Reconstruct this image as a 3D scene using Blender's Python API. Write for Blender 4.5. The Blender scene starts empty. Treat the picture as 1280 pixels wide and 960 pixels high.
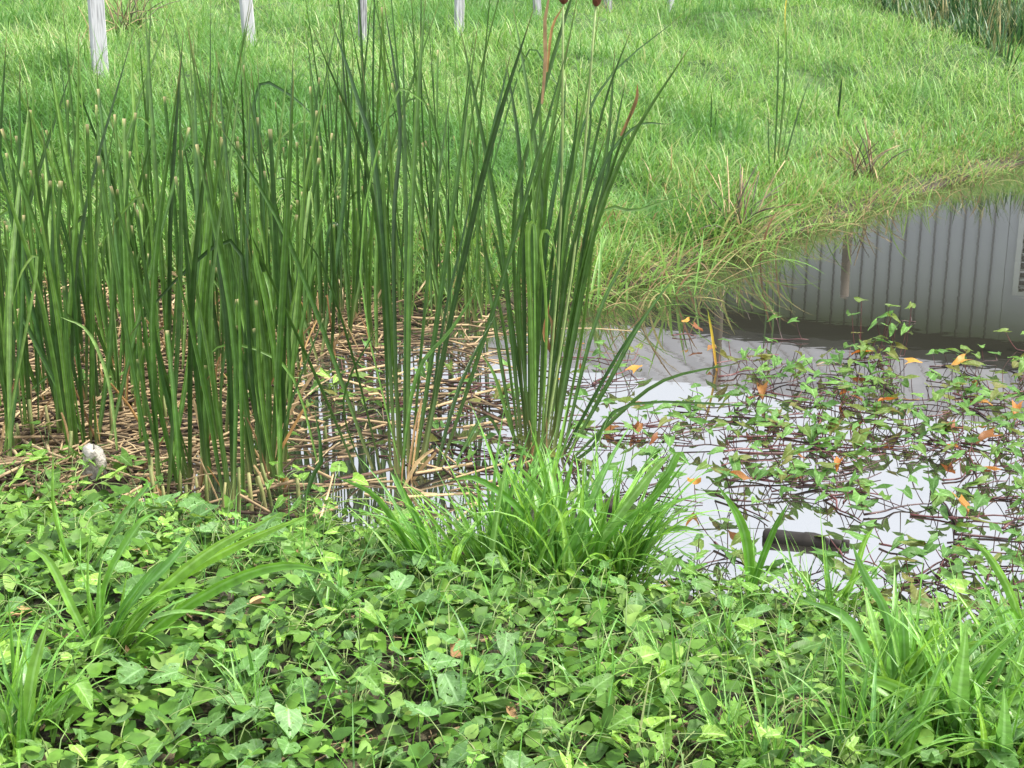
import bpy, math, random
import numpy as np
from mathutils import Vector, Matrix, Euler

random.seed(7); RNG = np.random.default_rng(7)
SC = bpy.context.scene
COL = SC.collection
R = math.radians

# ------------------------------------------------------------------ camera
CAM_H, PITCH, FPX = 2.0, R(17.0), 1900.0          # metres over the water, tilt down, focal length for a 1280 px wide frame
cd = bpy.data.cameras.new('camera'); cam = bpy.data.objects.new('camera', cd); COL.objects.link(cam)
cam.location = (0, 0, CAM_H); cam.rotation_euler = (math.pi/2 - PITCH, 0, 0)
cd.sensor_width = 36; cd.lens = FPX/1280*36; cd.clip_start = 0.05; cd.clip_end = 2000
SC.camera = cam

# ------------------------------------------------------------------ sky, sun, exposure
SUN_EL, SUN_AZ = R(56), R(100)                      # azimuth measured from +Y towards +X
w = bpy.data.worlds.new('World'); SC.world = w; w.use_nodes = True
nt = w.node_tree; nt.nodes.clear()
wo = nt.nodes.new('ShaderNodeOutputWorld'); bg = nt.nodes.new('ShaderNodeBackground')
sky = nt.nodes.new('ShaderNodeTexSky'); sky.sky_type = 'NISHITA'; sky.sun_disc = False
sky.sun_elevation = SUN_EL; sky.sun_rotation = SUN_AZ
sky.air_density = 1.4; sky.dust_density = 9.0; sky.ozone_density = 1.0
hs = nt.nodes.new('ShaderNodeHueSaturation'); hs.inputs['Saturation'].default_value = 0.5
cl = nt.nodes.new('ShaderNodeMix'); cl.data_type = 'RGBA'; cl.inputs['Factor'].default_value = 0.6     # an even white cloud layer over the sky
cl.inputs['B'].default_value = (6.6, 6.9, 7.5, 1)
nt.links.new(sky.outputs[0], hs.inputs['Color']); nt.links.new(hs.outputs[0], cl.inputs['A']); nt.links.new(cl.outputs['Result'], bg.inputs['Color'])
nt.links.new(bg.outputs[0], wo.inputs['Surface'])
bg.inputs['Strength'].default_value = 0.14
sl = bpy.data.lights.new('sun', 'SUN'); sl.energy = 2.6; sl.angle = R(8); sl.color = (1, 0.96, 0.88)
sun = bpy.data.objects.new('sun', sl); COL.objects.link(sun)
sd_ = Vector((math.sin(SUN_AZ)*math.cos(SUN_EL), math.cos(SUN_AZ)*math.cos(SUN_EL), math.sin(SUN_EL)))
sun.rotation_euler = sd_.to_track_quat('Z', 'Y').to_euler(); sun.location = (0, 0, 30)
VS = SC.view_settings
VS.view_transform = 'Standard'; VS.look = 'None'; VS.gamma = 1; VS.use_curve_mapping = False
VS.exposure = 1.4
SC.cycles.max_bounces = 5; SC.cycles.diffuse_bounces = 2; SC.cycles.glossy_bounces = 3
SC.cycles.transmission_bounces = 4; SC.cycles.transparent_max_bounces = 8

# ------------------------------------------------------------------ geometry of the place
CP, SP = math.cos(PITCH), math.sin(PITCH)
def ray(px, py):
    u = (px-640)/FPX; v = (480-py)/FPX
    return np.array([u, CP + v*SP, -SP + v*CP])
def at(px, py, z=0.0):
    d = ray(px, py); t = (z-CAM_H)/d[2]; return np.array([d[0]*t, d[1]*t, z])
def at_y(px, py, Y):
    d = ray(px, py); t = Y/d[1]; return np.array([d[0]*t, Y, CAM_H + d[2]*t])
def proj(p):
    x, y, z = p[0], p[1], p[2]-CAM_H
    dep = y*CP - z*SP; up = y*SP + z*CP
    return 640 + FPX*x/dep, 480 - FPX*up/dep
def sstep(a, b, x):
    t = np.clip((x-a)/(b-a), 0, 1); return t*t*(3-2*t)

NEAR = [(-700, 655), (-200, 648), (0, 640), (110, 646), (200, 652), (330, 664), (420, 676), (560, 694), (700, 722), (850, 748), (1000, 778), (1150, 788), (1300, 792), (1700, 800)]
FAR = [(2100, 160), (1600, 180), (1280, 200), (1180, 228), (1100, 252), (1000, 284), (900, 312), (830, 340), (740, 372), (600, 388), (430, 380), (200, 372), (0, 378), (-300, 380), (-900, 390)]
POLY = np.array([at(*p)[:2] for p in NEAR + FAR])
def sdist(x, y):
    x = np.asarray(x, float); y = np.asarray(y, float)
    d2 = np.full(x.shape, 1e9); inside = np.zeros(x.shape, bool)
    n = len(POLY)
    for i in range(n):
        a = POLY[i]; b = POLY[(i+1) % n]; e = b-a
        t = np.clip(((x-a[0])*e[0]+(y-a[1])*e[1])/(e@e), 0, 1)
        d2 = np.minimum(d2, (x-a[0]-t*e[0])**2+(y-a[1]-t*e[1])**2)
        c = (a[1] > y) != (b[1] > y)
        if e[1] != 0:
            inside ^= c & (x < a[0]+(y-a[1])*e[0]/e[1])
    return np.where(inside, -1, 1)*np.sqrt(d2)
def wob(x, y, s=1.0):
    return (np.sin(1.7*x*s+0.6*y*s)+np.sin(-1.1*x*s+2.3*y*s+1.3)+np.sin(2.9*x*s+1.9*y*s+4.1)*0.6+np.sin(4.3*y*s-3.1*x*s)*0.5)/3.1
def mudness(x, y):
    # the reed bed on the left is silted up to just over the water
    edge = -1.32 + 0.20*(y-5.0) + 0.22*wob(x, y, 2.1)
    return sstep(0.35, -0.25, x-edge)
def ground(x, y):
    x = np.asarray(x, float); y = np.asarray(y, float)
    s = sdist(x, y)
    near = 1-sstep(5.3, 6.6, y)
    zn = 0.02+0.17*sstep(0, 1.0, s)+0.02*wob(x, y, 3)
    hum = (0.14*wob(x, y, 0.8)+0.09*wob(x, y, 2.2))*sstep(0.4, 2.5, s)
    zf = 0.05+0.98*(1-np.exp(-np.maximum(s, 0)/3.6))+hum*np.exp(-np.maximum(y-25, 0)/30)
    zo = near*zn+(1-near)*zf
    m = mudness(x, y)
    zi = -0.28*sstep(0.0, 0.5, -s)*(1-m)+m*(0.025+0.02*wob(x, y, 5))
    k = sstep(-0.12, 0.08, s)
    return zi*(1-k)+zo*k
def gz(x, y): return float(ground(np.array([x]), np.array([y]))[0])
def on_ground(px, py):
    d = ray(px, py); t = np.linspace(2.0, 70, 3400)
    z = CAM_H+d[2]*t; g = np.maximum(ground(d[0]*t, d[1]*t), 0.0)
    i = int(np.argmax(z <= g)) if (z <= g).any() else len(t)-1
    return np.array([d[0]*t[i], d[1]*t[i], g[i]])

# ------------------------------------------------------------------ materials
def nmat(name):
    m = bpy.data.materials.new(name); m.use_nodes = True; t = m.node_tree; t.nodes.clear()
    return m, t, t.nodes.new, t.links.new
def ramp(N, pts):
    r = N('ShaderNodeValToRGB'); e = r.color_ramp.elements
    e[0].position, e[0].color = pts[0][0], (*pts[0][1], 1); e[1].position, e[1].color = pts[-1][0], (*pts[-1][1], 1)
    for p, c in pts[1:-1]:
        q = e.new(p); q.color = (*c, 1)
    return r
def leaf_mat(name, cols, island=False, transl=0.3, rough=0.45, along=None, spots=None, patch=None, spec=0.4, rib=0.0, veins=0.0, holes=0.0, fine=28):
    """cols: ramp over the per-leaf random value; along: ramp over length with weight in alpha form [(t, col, weight)]; spots: (colour, scale, threshold, strength)"""
    m, T, N, L = nmat(name)
    out = N('ShaderNodeOutputMaterial'); p = N('ShaderNodeBsdfPrincipled'); tr = N('ShaderNodeBsdfTranslucent'); mx = N('ShaderNodeMixShader')
    if island:
        rnd = N('ShaderNodeNewGeometry').outputs['Random Per Island']
    else:
        rnd = N('ShaderNodeObjectInfo').outputs['Random']
    n = len(cols)
    rp = ramp(N, [(i/(n-1), c) for i, c in enumerate(cols)]); L(rnd, rp.inputs[0])
    col = rp.outputs[0]
    tc = N('ShaderNodeTexCoord')
    nz = N('ShaderNodeTexNoise'); nz.inputs['Scale'].default_value = fine; nz.inputs['Detail'].default_value = 3
    L(tc.outputs['Object'], nz.inputs['Vector'])
    mr = N('ShaderNodeMapRange'); mr.inputs['From Min'].default_value = 0.3; mr.inputs['From Max'].default_value = 0.7
    mr.inputs['To Min'].default_value = 0.72; mr.inputs['To Max'].default_value = 1.25
    L(nz.outputs['Fac'], mr.inputs['Value'])
    mm = N('ShaderNodeMix'); mm.data_type = 'RGBA'; mm.blend_type = 'MULTIPLY'; mm.inputs['Factor'].default_value = 1
    L(col, mm.inputs['A']); L(mr.outputs[0], mm.inputs['B']); col = mm.outputs['Result']
    if patch:                                    # broad patches of another growth over the field
        pc, ps, pa, pb = patch
        gx = N('ShaderNodeNewGeometry')
        pn = N('ShaderNodeTexNoise'); pn.inputs['Scale'].default_value = ps; pn.inputs['Detail'].default_value = 2
        L(gx.outputs['Position'], pn.inputs['Vector'])
        pr = N('ShaderNodeMapRange'); pr.inputs['From Min'].default_value = pa; pr.inputs['From Max'].default_value = pb
        L(pn.outputs['Fac'], pr.inputs['Value'])
        pm = N('ShaderNodeMix'); pm.data_type = 'RGBA'; L(pr.outputs[0], pm.inputs['Factor']); L(col, pm.inputs['A']); pm.inputs['B'].default_value = (*pc, 1)
        col = pm.outputs['Result']
    if along:
        at_ = N('ShaderNodeAttribute'); at_.attribute_name = 'along'
        r1 = ramp(N, [(a, c) for a, c, _ in along]); r2 = ramp(N, [(a, (k, k, k)) for a, _, k in along])
        L(at_.outputs['Fac'], r1.inputs[0]); L(at_.outputs['Fac'], r2.inputs[0])
        am = N('ShaderNodeMix'); am.data_type = 'RGBA'; L(r2.outputs[0], am.inputs['Factor']); L(col, am.inputs['A']); L(r1.outputs[0], am.inputs['B'])
        col = am.outputs['Result']
    if rib:                                      # paler midrib, and side veins on broad leaves
        ac = N('ShaderNodeAttribute'); ac.attribute_name = 'across'
        r3 = N('ShaderNodeMapRange'); r3.inputs['From Min'].default_value = 0.02 if veins else 0.10; r3.inputs['From Max'].default_value = 0.14 if veins else 0.30
        r3.inputs['To Min'].default_value = rib; r3.inputs['To Max'].default_value = 0.0
        L(ac.outputs['Fac'], r3.inputs['Value']); fac = r3.outputs[0]
        if veins:
            al_ = N('ShaderNodeAttribute'); al_.attribute_name = 'along'
            m1 = N('ShaderNodeMath'); m1.operation = 'MULTIPLY'; m1.inputs[1].default_value = 5.0; L(al_.outputs['Fac'], m1.inputs[0])
            m2 = N('ShaderNodeMath'); m2.operation = 'MULTIPLY_ADD'; m2.inputs[1].default_value = -1.5; L(ac.outputs['Fac'], m2.inputs[0]); L(m1.outputs[0], m2.inputs[2])
            m3 = N('ShaderNodeMath'); m3.operation = 'PINGPONG'; m3.inputs[1].default_value = 0.5; L(m2.outputs[0], m3.inputs[0])
            r4 = N('ShaderNodeMapRange'); r4.inputs['From Min'].default_value = 0.0; r4.inputs['From Max'].default_value = 0.14; r4.inputs['To Min'].default_value = veins; r4.inputs['To Max'].default_value = 0.0
            L(m3.outputs[0], r4.inputs['Value'])
            m4 = N('ShaderNodeMath'); m4.operation = 'MAXIMUM'; L(fac, m4.inputs[0]); L(r4.outputs[0], m4.inputs[1]); fac = m4.outputs[0]
        hv = N('ShaderNodeHueSaturation'); hv.inputs['Value'].default_value = 2.0; hv.inputs['Saturation'].default_value = 0.75; L(col, hv.inputs['Color'])
        vm = N('ShaderNodeMix'); vm.data_type = 'RGBA'; L(fac, vm.inputs['Factor']); L(col, vm.inputs['A']); L(hv.outputs[0], vm.inputs['B']); col = vm.outputs['Result']
    if spots:
        sc_, ss, th, sk = spots
        vz = N('ShaderNodeTexNoise'); vz.inputs['Scale'].default_value = ss; vz.inputs['Detail'].default_value = 4; vz.inputs['Roughness'].default_value = 0.7
        oi = N('ShaderNodeObjectInfo'); va = N('ShaderNodeVectorMath'); va.operation = 'ADD'
        L(tc.outputs['Object'], va.inputs[0]); L(oi.outputs['Random'], va.inputs[1]); L(va.outputs[0], vz.inputs['Vector'])
        vr = N('ShaderNodeMapRange'); vr.inputs['From Min'].default_value = th; vr.inputs['From Max'].default_value = th+0.07; vr.inputs['To Max'].default_value = sk
        L(vz.outputs['Fac'], vr.inputs['Value'])
        sm = N('ShaderNodeMix'); sm.data_type = 'RGBA'; L(vr.outputs[0], sm.inputs['Factor']); L(col, sm.inputs['A']); sm.inputs['B'].default_value = (*sc_, 1)
        col = sm.outputs['Result']
    L(col, p.inputs['Base Color']); p.inputs['Roughness'].default_value = rough
    p.inputs['Specular IOR Level'].default_value = spec
    hh = N('ShaderNodeHueSaturation'); hh.inputs['Value'].default_value = 1.3; hh.inputs['Hue'].default_value = 0.485
    L(col, hh.inputs['Color']); L(hh.outputs[0], tr.inputs['Color'])
    bp = N('ShaderNodeBump'); bp.inputs['Strength'].default_value = 0.25; bp.inputs['Distance'].default_value = 0.004
    L(nz.outputs['Fac'], bp.inputs['Height']); L(bp.outputs[0], p.inputs['Normal'])
    mx.inputs[0].default_value = transl
    L(p.outputs[0], mx.inputs[1]); L(tr.outputs[0], mx.inputs[2]); res = mx.outputs[0]
    if holes:                                    # small holes eaten by insects
        hz = N('ShaderNodeTexNoise'); hz.inputs['Scale'].default_value = 6.5; hz.inputs['Detail'].default_value = 1.5
        ho = N('ShaderNodeObjectInfo'); hq = N('ShaderNodeVectorMath'); hq.operation = 'SCALE'; hq.inputs[0].default_value = (37, 19, 53); L(ho.outputs['Random'], hq.inputs['Scale'])
        hp = N('ShaderNodeVectorMath'); hp.operation = 'ADD'; L(tc.outputs['Object'], hp.inputs[0]); L(hq.outputs[0], hp.inputs[1]); L(hp.outputs[0], hz.inputs['Vector'])
        hg = N('ShaderNodeMath'); hg.operation = 'GREATER_THAN'; hg.inputs[1].default_value = holes; L(hz.outputs['Fac'], hg.inputs[0])
        tp = N('ShaderNodeBsdfTransparent'); hm = N('ShaderNodeMixShader'); L(hg.outputs[0], hm.inputs[0]); L(res, hm.inputs[1]); L(tp.outputs[0], hm.inputs[2]); res = hm.outputs[0]
    L(res, out.inputs[0])
    return m
def solid_mat(name, c1, c2, scale=12, rough=0.7, bump=0.3, dist=0.004, stretch=(1, 1, 1), island=False, detail=4, spec=0.3):
    m, T, N, L = nmat(name)
    out = N('ShaderNodeOutputMaterial'); p = N('ShaderNodeBsdfPrincipled')
    tc = N('ShaderNodeTexCoord'); mp = N('ShaderNodeMapping'); mp.inputs['Scale'].default_value = stretch
    nz = N('ShaderNodeTexNoise'); nz.inputs['Scale'].default_value = scale; nz.inputs['Detail'].default_value = detail
    L(tc.outputs['Object'], mp.inputs[0]); L(mp.outputs[0], nz.inputs['Vector'])
    r = ramp(N, [(0.32, c1), (0.68, c2)])
    if island:
        a = N('ShaderNodeNewGeometry'); ad = N('ShaderNodeMath'); ad.operation = 'MULTIPLY_ADD'; ad.inputs[1].default_value = 0.6; ad.inputs[2].default_value = -0.3
        ae = N('ShaderNodeMath'); ae.operation = 'ADD'
        L(a.outputs['Random Per Island'], ad.inputs[0]); L(ad.outputs[0], ae.inputs[0]); L(nz.outputs['Fac'], ae.inputs[1]); L(ae.outputs[0], r.inputs[0])
    else:
        a = N('ShaderNodeObjectInfo'); ad = N('ShaderNodeMath'); ad.operation = 'MULTIPLY_ADD'; ad.inputs[1].default_value = 0.4; ad.inputs[2].default_value = -0.2
        ae = N('ShaderNodeMath'); ae.operation = 'ADD'
        L(a.outputs['Random'], ad.inputs[0]); L(ad.outputs[0], ae.inputs[0]); L(nz.outputs['Fac'], ae.inputs[1]); L(ae.outputs[0], r.inputs[0])
    L(r.outputs[0], p.inputs['Base Color']); p.inputs['Roughness'].default_value = rough; p.inputs['Specular IOR Level'].default_value = spec
    b = N('ShaderNodeBump'); b.inputs['Strength'].default_value = bump; b.inputs['Distance'].default_value = dist
    L(nz.outputs['Fac'], b.inputs['Height']); L(b.outputs[0], p.inputs['Normal']); L(p.outputs[0], out.inputs[0])
    return m

M = {}
TAN = (0.42, 0.32, 0.16)
M['cattail'] = leaf_mat('cattail_leaf', [(0.018, 0.052, 0.008), (0.046, 0.115, 0.014), (0.026, 0.078, 0.015), (0.075, 0.165, 0.021)], rib=0.4, transl=0.22, rough=0.4, spec=0.5,
    along=[(0.0, (0.26, 0.24, 0.09), 0.9), (0.10, (0.12, 0.18, 0.05), 0.5), (0.26, (0.05, 0.12, 0.03), 0.0), (0.90, (0.10, 0.12, 0.03), 0.0), (1.0, (0.26, 0.17, 0.06), 0.8)])
M['cattail_cut'] = leaf_mat('cattail_leaf_cut', [(0.026, 0.075, 0.010), (0.058, 0.14, 0.016), (0.036, 0.10, 0.016), (0.085, 0.18, 0.022)], rib=0.4, transl=0.25, rough=0.42, spec=0.5,
    along=[(0.0, (0.28, 0.25, 0.10), 0.9), (0.12, (0.12, 0.18, 0.05), 0.4), (0.28, (0.05, 0.12, 0.03), 0.0), (0.965, (0.05, 0.12, 0.03), 0.0), (0.99, (0.34, 0.33, 0.13), 0.8), (1.0, (0.46, 0.38, 0.20), 1.0)])
M['cattail_pale'] = leaf_mat('cattail_leaf_pale', [(0.055, 0.14, 0.018), (0.085, 0.19, 0.026), (0.12, 0.24, 0.04), (0.20, 0.33, 0.09)], rib=0.4, transl=0.3, rough=0.4, spec=0.5)
M['cattail_yellow'] = leaf_mat('cattail_leaf_yellowing', [(0.36, 0.30, 0.03), (0.42, 0.26, 0.03)], transl=0.3,
    along=[(0.0, (0.42, 0.20, 0.04), 0.9), (0.5, (0.40, 0.32, 0.03), 0.6), (1.0, (0.10, 0.20, 0.03), 0.9)])
M['yellowtip'] = leaf_mat('cattail_leaf_yellow_tip', [(0.05, 0.13, 0.02), (0.06, 0.15, 0.03)], transl=0.3, along=[(0.0, (0.2, 0.2, 0.08), 0.5), (0.45, (0.05, 0.13, 0.02), 0.0), (0.72, (0.42, 0.34, 0.03), 0.9), (1.0, (0.45, 0.30, 0.04), 1.0)])
M['dead'] = leaf_mat('dead_leaf', [(0.30, 0.17, 0.06), (0.46, 0.34, 0.18), (0.20, 0.10, 0.04)], transl=0.15, rough=0.7, spec=0.2)
M['straw'] = solid_mat('straw', (0.12, 0.075, 0.04), (0.48, 0.37, 0.21), 9, 0.75, 0.2)
M['straw_litter'] = solid_mat('straw_litter', (0.032, 0.020, 0.012), (0.36, 0.26, 0.145), 6, 0.8, 0.2, island=True)
M['field'] = leaf_mat('field_grass_blade', [(0.06, 0.17, 0.024), (0.12, 0.28, 0.042), (0.18, 0.34, 0.065), (0.10, 0.25, 0.055), (0.25, 0.40, 0.12), (0.34, 0.37, 0.17)], island=True, transl=0.4, rough=0.45,
    patch=((0.075, 0.20, 0.035), 0.6, 0.50, 0.62))
M['farreed'] = leaf_mat('far_reed_blade', [(0.015, 0.055, 0.015), (0.030, 0.090, 0.025), (0.05, 0.13, 0.04), (0.30, 0.26, 0.12)], island=True, transl=0.2)
M['bank'] = leaf_mat('bank_grass_blade', [(0.09, 0.21, 0.03), (0.18, 0.32, 0.06), (0.13, 0.28, 0.04), (0.22, 0.36, 0.08), (0.07, 0.19, 0.025), (0.32, 0.33, 0.12), (0.36, 0.28, 0.13), (0.14, 0.085, 0.04)], island=True, transl=0.35)
M['bankblade'] = leaf_mat('overhanging_blade', [(0.05, 0.14, 0.018), (0.13, 0.27, 0.045), (0.20, 0.34, 0.08), (0.09, 0.21, 0.035), (0.33, 0.28, 0.12), (0.15, 0.085, 0.04)], transl=0.33)
M['tuft'] = leaf_mat('tuft_blade', [(0.060, 0.19, 0.018), (0.12, 0.31, 0.026), (0.10, 0.26, 0.05), (0.19, 0.40, 0.035), (0.17, 0.34, 0.08)], rib=0.4, transl=0.38, rough=0.38, spec=0.5,
    along=[(0.0, (0.10, 0.20, 0.05), 0.6), (0.3, (0.1, 0.2, 0.05), 0.0), (1.0, (0.15, 0.3, 0.08), 0.2)])
M['tuft_fill'] = leaf_mat('small_grass_blade', [(0.055, 0.18, 0.018), (0.12, 0.30, 0.035), (0.09, 0.24, 0.06), (0.26, 0.30, 0.12)], island=True, transl=0.38, rough=0.4)
M['vine'] = leaf_mat('vine_leaf', [(0.034, 0.095, 0.010), (0.095, 0.215, 0.020), (0.052, 0.125, 0.020), (0.155, 0.30, 0.032), (0.22, 0.37, 0.06), (0.062, 0.15, 0.017), (0.12, 0.25, 0.032), (0.042, 0.11, 0.013)], rib=0.7, veins=0.3, fine=4, transl=0.24, rough=0.5, spec=0.3, holes=0.66)
M['dusty'] = leaf_mat('spotted_leaf', [(0.055, 0.13, 0.030), (0.10, 0.21, 0.055), (0.07, 0.17, 0.030), (0.12, 0.23, 0.08)], rib=0.7, veins=0.3, fine=4, transl=0.22, rough=0.5, spec=0.25, spots=((0.36, 0.46, 0.30), 24, 0.60, 0.5), holes=0.66)
M['weed'] = leaf_mat('weed_leaf', [(0.10, 0.28, 0.03), (0.18, 0.38, 0.045), (0.08, 0.22, 0.035)], rib=0.7, veins=0.3, fine=4, transl=0.35, rough=0.42)
M['carpet'] = leaf_mat('carpet_leaf', [(0.024, 0.070, 0.009), (0.085, 0.195, 0.020), (0.045, 0.115, 0.018), (0.15, 0.29, 0.042), (0.036, 0.10, 0.012), (0.22, 0.35, 0.08)], island=True, transl=0.24, rough=0.5, spec=0.22)
M['wvine'] = leaf_mat('water_vine_leaf', [(0.045, 0.12, 0.018), (0.070, 0.17, 0.028), (0.10, 0.22, 0.040), (0.085, 0.14, 0.020), (0.12, 0.12, 0.025)], rib=0.7, veins=0.3, fine=4, transl=0.33, rough=0.48, spec=0.25)
M['wyellow'] = leaf_mat('water_vine_leaf_yellow', [(0.34, 0.12, 0.015), (0.42, 0.23, 0.03), (0.18, 0.065, 0.02), (0.26, 0.13, 0.03)], transl=0.35, rough=0.45)
M['redstem'] = solid_mat('red_stem', (0.030, 0.010, 0.010), (0.12, 0.034, 0.034), 20, 0.45, 0.2, spec=0.5)
M['greenstem'] = solid_mat('green_stem', (0.10, 0.16, 0.05), (0.20, 0.26, 0.09), 20, 0.5, 0.2)
M['stump'] = solid_mat('cut_reed', (0.09, 0.12, 0.03), (0.26, 0.24, 0.10), 14, 0.6, 0.2, stretch=(3, 3, 0.6))
M['wood'] = solid_mat('weathered_wood', (0.10, 0.10, 0.105), (0.40, 0.40, 0.42), 16, 0.85, 0.8, 0.006, stretch=(5, 5, 0.35), detail=6)
M['brownwood'] = solid_mat('brown_pole_wood', (0.05, 0.04, 0.032), (0.12, 0.10, 0.08), 10, 0.85, 0.6, stretch=(4, 4, 0.3))
M['darkwood'] = solid_mat('wet_dark_wood', (0.018, 0.013, 0.010), (0.06, 0.045, 0.035), 18, 0.5, 0.5)
M['seedhead'] = solid_mat('seed_head', (0.055, 0.020, 0.010), (0.13, 0.045, 0.022), 90, 0.95, 0.9, 0.01)
M['foam'] = solid_mat('dirty_foam', (0.09, 0.07, 0.05), (0.46, 0.43, 0.37), 38, 0.9, 1.0, 0.02, detail=6)
M['white'] = solid_mat('white_scrap', (0.50, 0.48, 0.44), (0.74, 0.73, 0.70), 25, 0.7, 0.3)
M['pink'] = solid_mat('pink_scrap', (0.42, 0.12, 0.12), (0.62, 0.22, 0.20), 20, 0.5, 0.2)
M['bottle'] = solid_mat('dark_bottle', (0.010, 0.009, 0.008), (0.030, 0.026, 0.023), 14, 0.6, 0.25, spec=0.15)
M['metal'] = solid_mat('grey_wall_sheet', (0.55, 0.56, 0.61), (0.62, 0.63, 0.68), 0.8, 0.55, 0.05)
M['metalrib'] = solid_mat('wall_joint', (0.20, 0.20, 0.22), (0.27, 0.27, 0.29), 2, 0.6, 0.05)
M['roof'] = solid_mat('grey_roof_sheet', (0.17, 0.17, 0.18), (0.24, 0.24, 0.25), 0.8, 0.5, 0.05)
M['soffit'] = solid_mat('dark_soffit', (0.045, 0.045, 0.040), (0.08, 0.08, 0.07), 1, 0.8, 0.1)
M['whitepaint'] = solid_mat('white_frame', (0.70, 0.70, 0.70), (0.80, 0.80, 0.80), 4, 0.5, 0.05)
M['glass'] = solid_mat('dark_window_glass', (0.02, 0.02, 0.02), (0.035, 0.035, 0.035), 2, 0.1, 0.0, spec=0.5)

def ground_mat():
    m, T, N, L = nmat('ground')
    out = N('ShaderNodeOutputMaterial'); p = N('ShaderNodeBsdfPrincipled')
    g = N('ShaderNodeNewGeometry'); a = N('ShaderNodeAttribute'); a.attribute_name = 'growth'
    n1 = N('ShaderNodeTexNoise'); n1.inputs['Scale'].default_value = 14; n1.inputs['Detail'].default_value = 7; L(g.outputs['Position'], n1.inputs['Vector'])
    n2 = N('ShaderNodeTexNoise'); n2.inputs['Scale'].default_value = 70; n2.inputs['Detail'].default_value = 4; L(g.outputs['Position'], n2.inputs['Vector'])
    soil = ramp(N, [(0.3, (0.012, 0.008, 0.005)), (0.5, (0.036, 0.024, 0.014)), (0.72, (0.11, 0.075, 0.045))]); L(n1.outputs['Fac'], soil.inputs[0])
    grs = ramp(N, [(0.3, (0.022, 0.05, 0.010)), (0.5, (0.045, 0.10, 0.018)), (0.7, (0.10, 0.14, 0.04))]); L(n1.outputs['Fac'], grs.inputs[0])
    mx = N('ShaderNodeMix'); mx.data_type = 'RGBA'; L(a.outputs['Fac'], mx.inputs['Factor']); L(soil.outputs[0], mx.inputs['A']); L(grs.outputs[0], mx.inputs['B'])
    L(mx.outputs['Result'], p.inputs['Base Color']); p.inputs['Roughness'].default_value = 0.85
    b = N('ShaderNodeBump'); b.inputs['Strength'].default_value = 0.7; b.inputs['Distance'].default_value = 0.03; L(n2.outputs['Fac'], b.inputs['Height']); L(b.outputs[0], p.inputs['Normal'])
    L(p.outputs[0], out.inputs[0]); return m
M['ground'] = ground_mat()
def water_mat():
    m, T, N, L = nmat('pond_water')
    out = N('ShaderNodeOutputMaterial'); p = N('ShaderNodeBsdfPrincipled')
    p.inputs['Base Color'].default_value = (0.020, 0.019, 0.015, 1); p.inputs['Roughness'].default_value = 0.015
    p.inputs['IOR'].default_value = 4.6
    g = N('ShaderNodeNewGeometry')
    mp = N('ShaderNodeMapping'); mp.inputs['Scale'].default_value = (1, 1.6, 1); L(g.outputs['Position'], mp.inputs[0])
    n1 = N('ShaderNodeTexNoise'); n1.inputs['Scale'].default_value = 5; n1.inputs['Detail'].default_value = 2; L(mp.outputs[0], n1.inputs['Vector'])
    b = N('ShaderNodeBump'); b.inputs['Strength'].default_value = 0.007; b.inputs['Distance'].default_value = 0.03
    L(n1.outputs['Fac'], b.inputs['Height']); L(b.outputs[0], p.inputs['Normal']); L(p.outputs[0], out.inputs[0]); return m
M['water'] = water_mat()

# ------------------------------------------------------------------ helpers
def mesh(name, verts, faces, mat, smooth=True, along=None, across=None):
    me = bpy.data.meshes.new(name)
    me.from_pydata([tuple(map(float, v)) for v in verts], [], faces)
    for m in (mat if isinstance(mat, (list, tuple)) else [mat]): me.materials.append(M[m])
    if smooth: me.polygons.foreach_set('use_smooth', [True]*len(me.polygons))
    if along is not None:
        a = me.attributes.new('along', 'FLOAT', 'POINT'); a.data.foreach_set('value', np.asarray(along, np.float32))
    if across is not None:
        a = me.attributes.new('across', 'FLOAT', 'POINT'); a.data.foreach_set('value', np.asarray(across, np.float32))
    me.update(); return me
def np_mesh(name, verts, quads, tris, mat):
    """large meshes: verts (n,3), quads (m,4), tris (k,3)"""
    me = bpy.data.meshes.new(name)
    nq = 0 if quads is None else len(quads); nt_ = 0 if tris is None else len(tris)
    me.vertices.add(len(verts)); me.vertices.foreach_set('co', np.asarray(verts, np.float32).ravel())
    loops = np.concatenate([a.ravel() for a in (quads, tris) if a is not None]).astype(np.int32)
    me.loops.add(len(loops)); me.loops.foreach_set('vertex_index', loops)
    tot = np.concatenate([np.full(nq, 4), np.full(nt_, 3)]).astype(np.int32)
    st = np.concatenate([[0], np.cumsum(tot)[:-1]]).astype(np.int32)
    me.polygons.add(nq+nt_); me.polygons.foreach_set('loop_start', st); me.polygons.foreach_set('loop_total', tot)
    me.polygons.foreach_set('use_smooth', np.ones(nq+nt_, bool))
    me.materials.append(M[mat]); me.update(calc_edges=True); me.validate()
    return me
def ob(name, me, parent=None, loc=(0, 0, 0), rot=(0, 0, 0), scl=(1, 1, 1)):
    o = bpy.data.objects.new(name, me); COL.objects.link(o)
    o.location = tuple(map(float, loc)); o.rotation_euler = tuple(map(float, rot)); o.scale = (scl,)*3 if isinstance(scl, (int, float)) else tuple(scl)
    if parent is not None: o.parent = parent
    return o
def tag(o, label, cat=None, group=None, kind=None):
    if label: o['label'] = label
    if cat: o['category'] = cat
    if group: o['group'] = group
    if kind: o['kind'] = kind
    return o
def thing(name, loc, label, cat, group=None, rotz=0):
    return tag(ob(name, None, None, loc, (0, 0, rotz)), label, cat, group)
def nrm(v):
    n = np.linalg.norm(v); return v/n if n > 1e-9 else v
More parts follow.
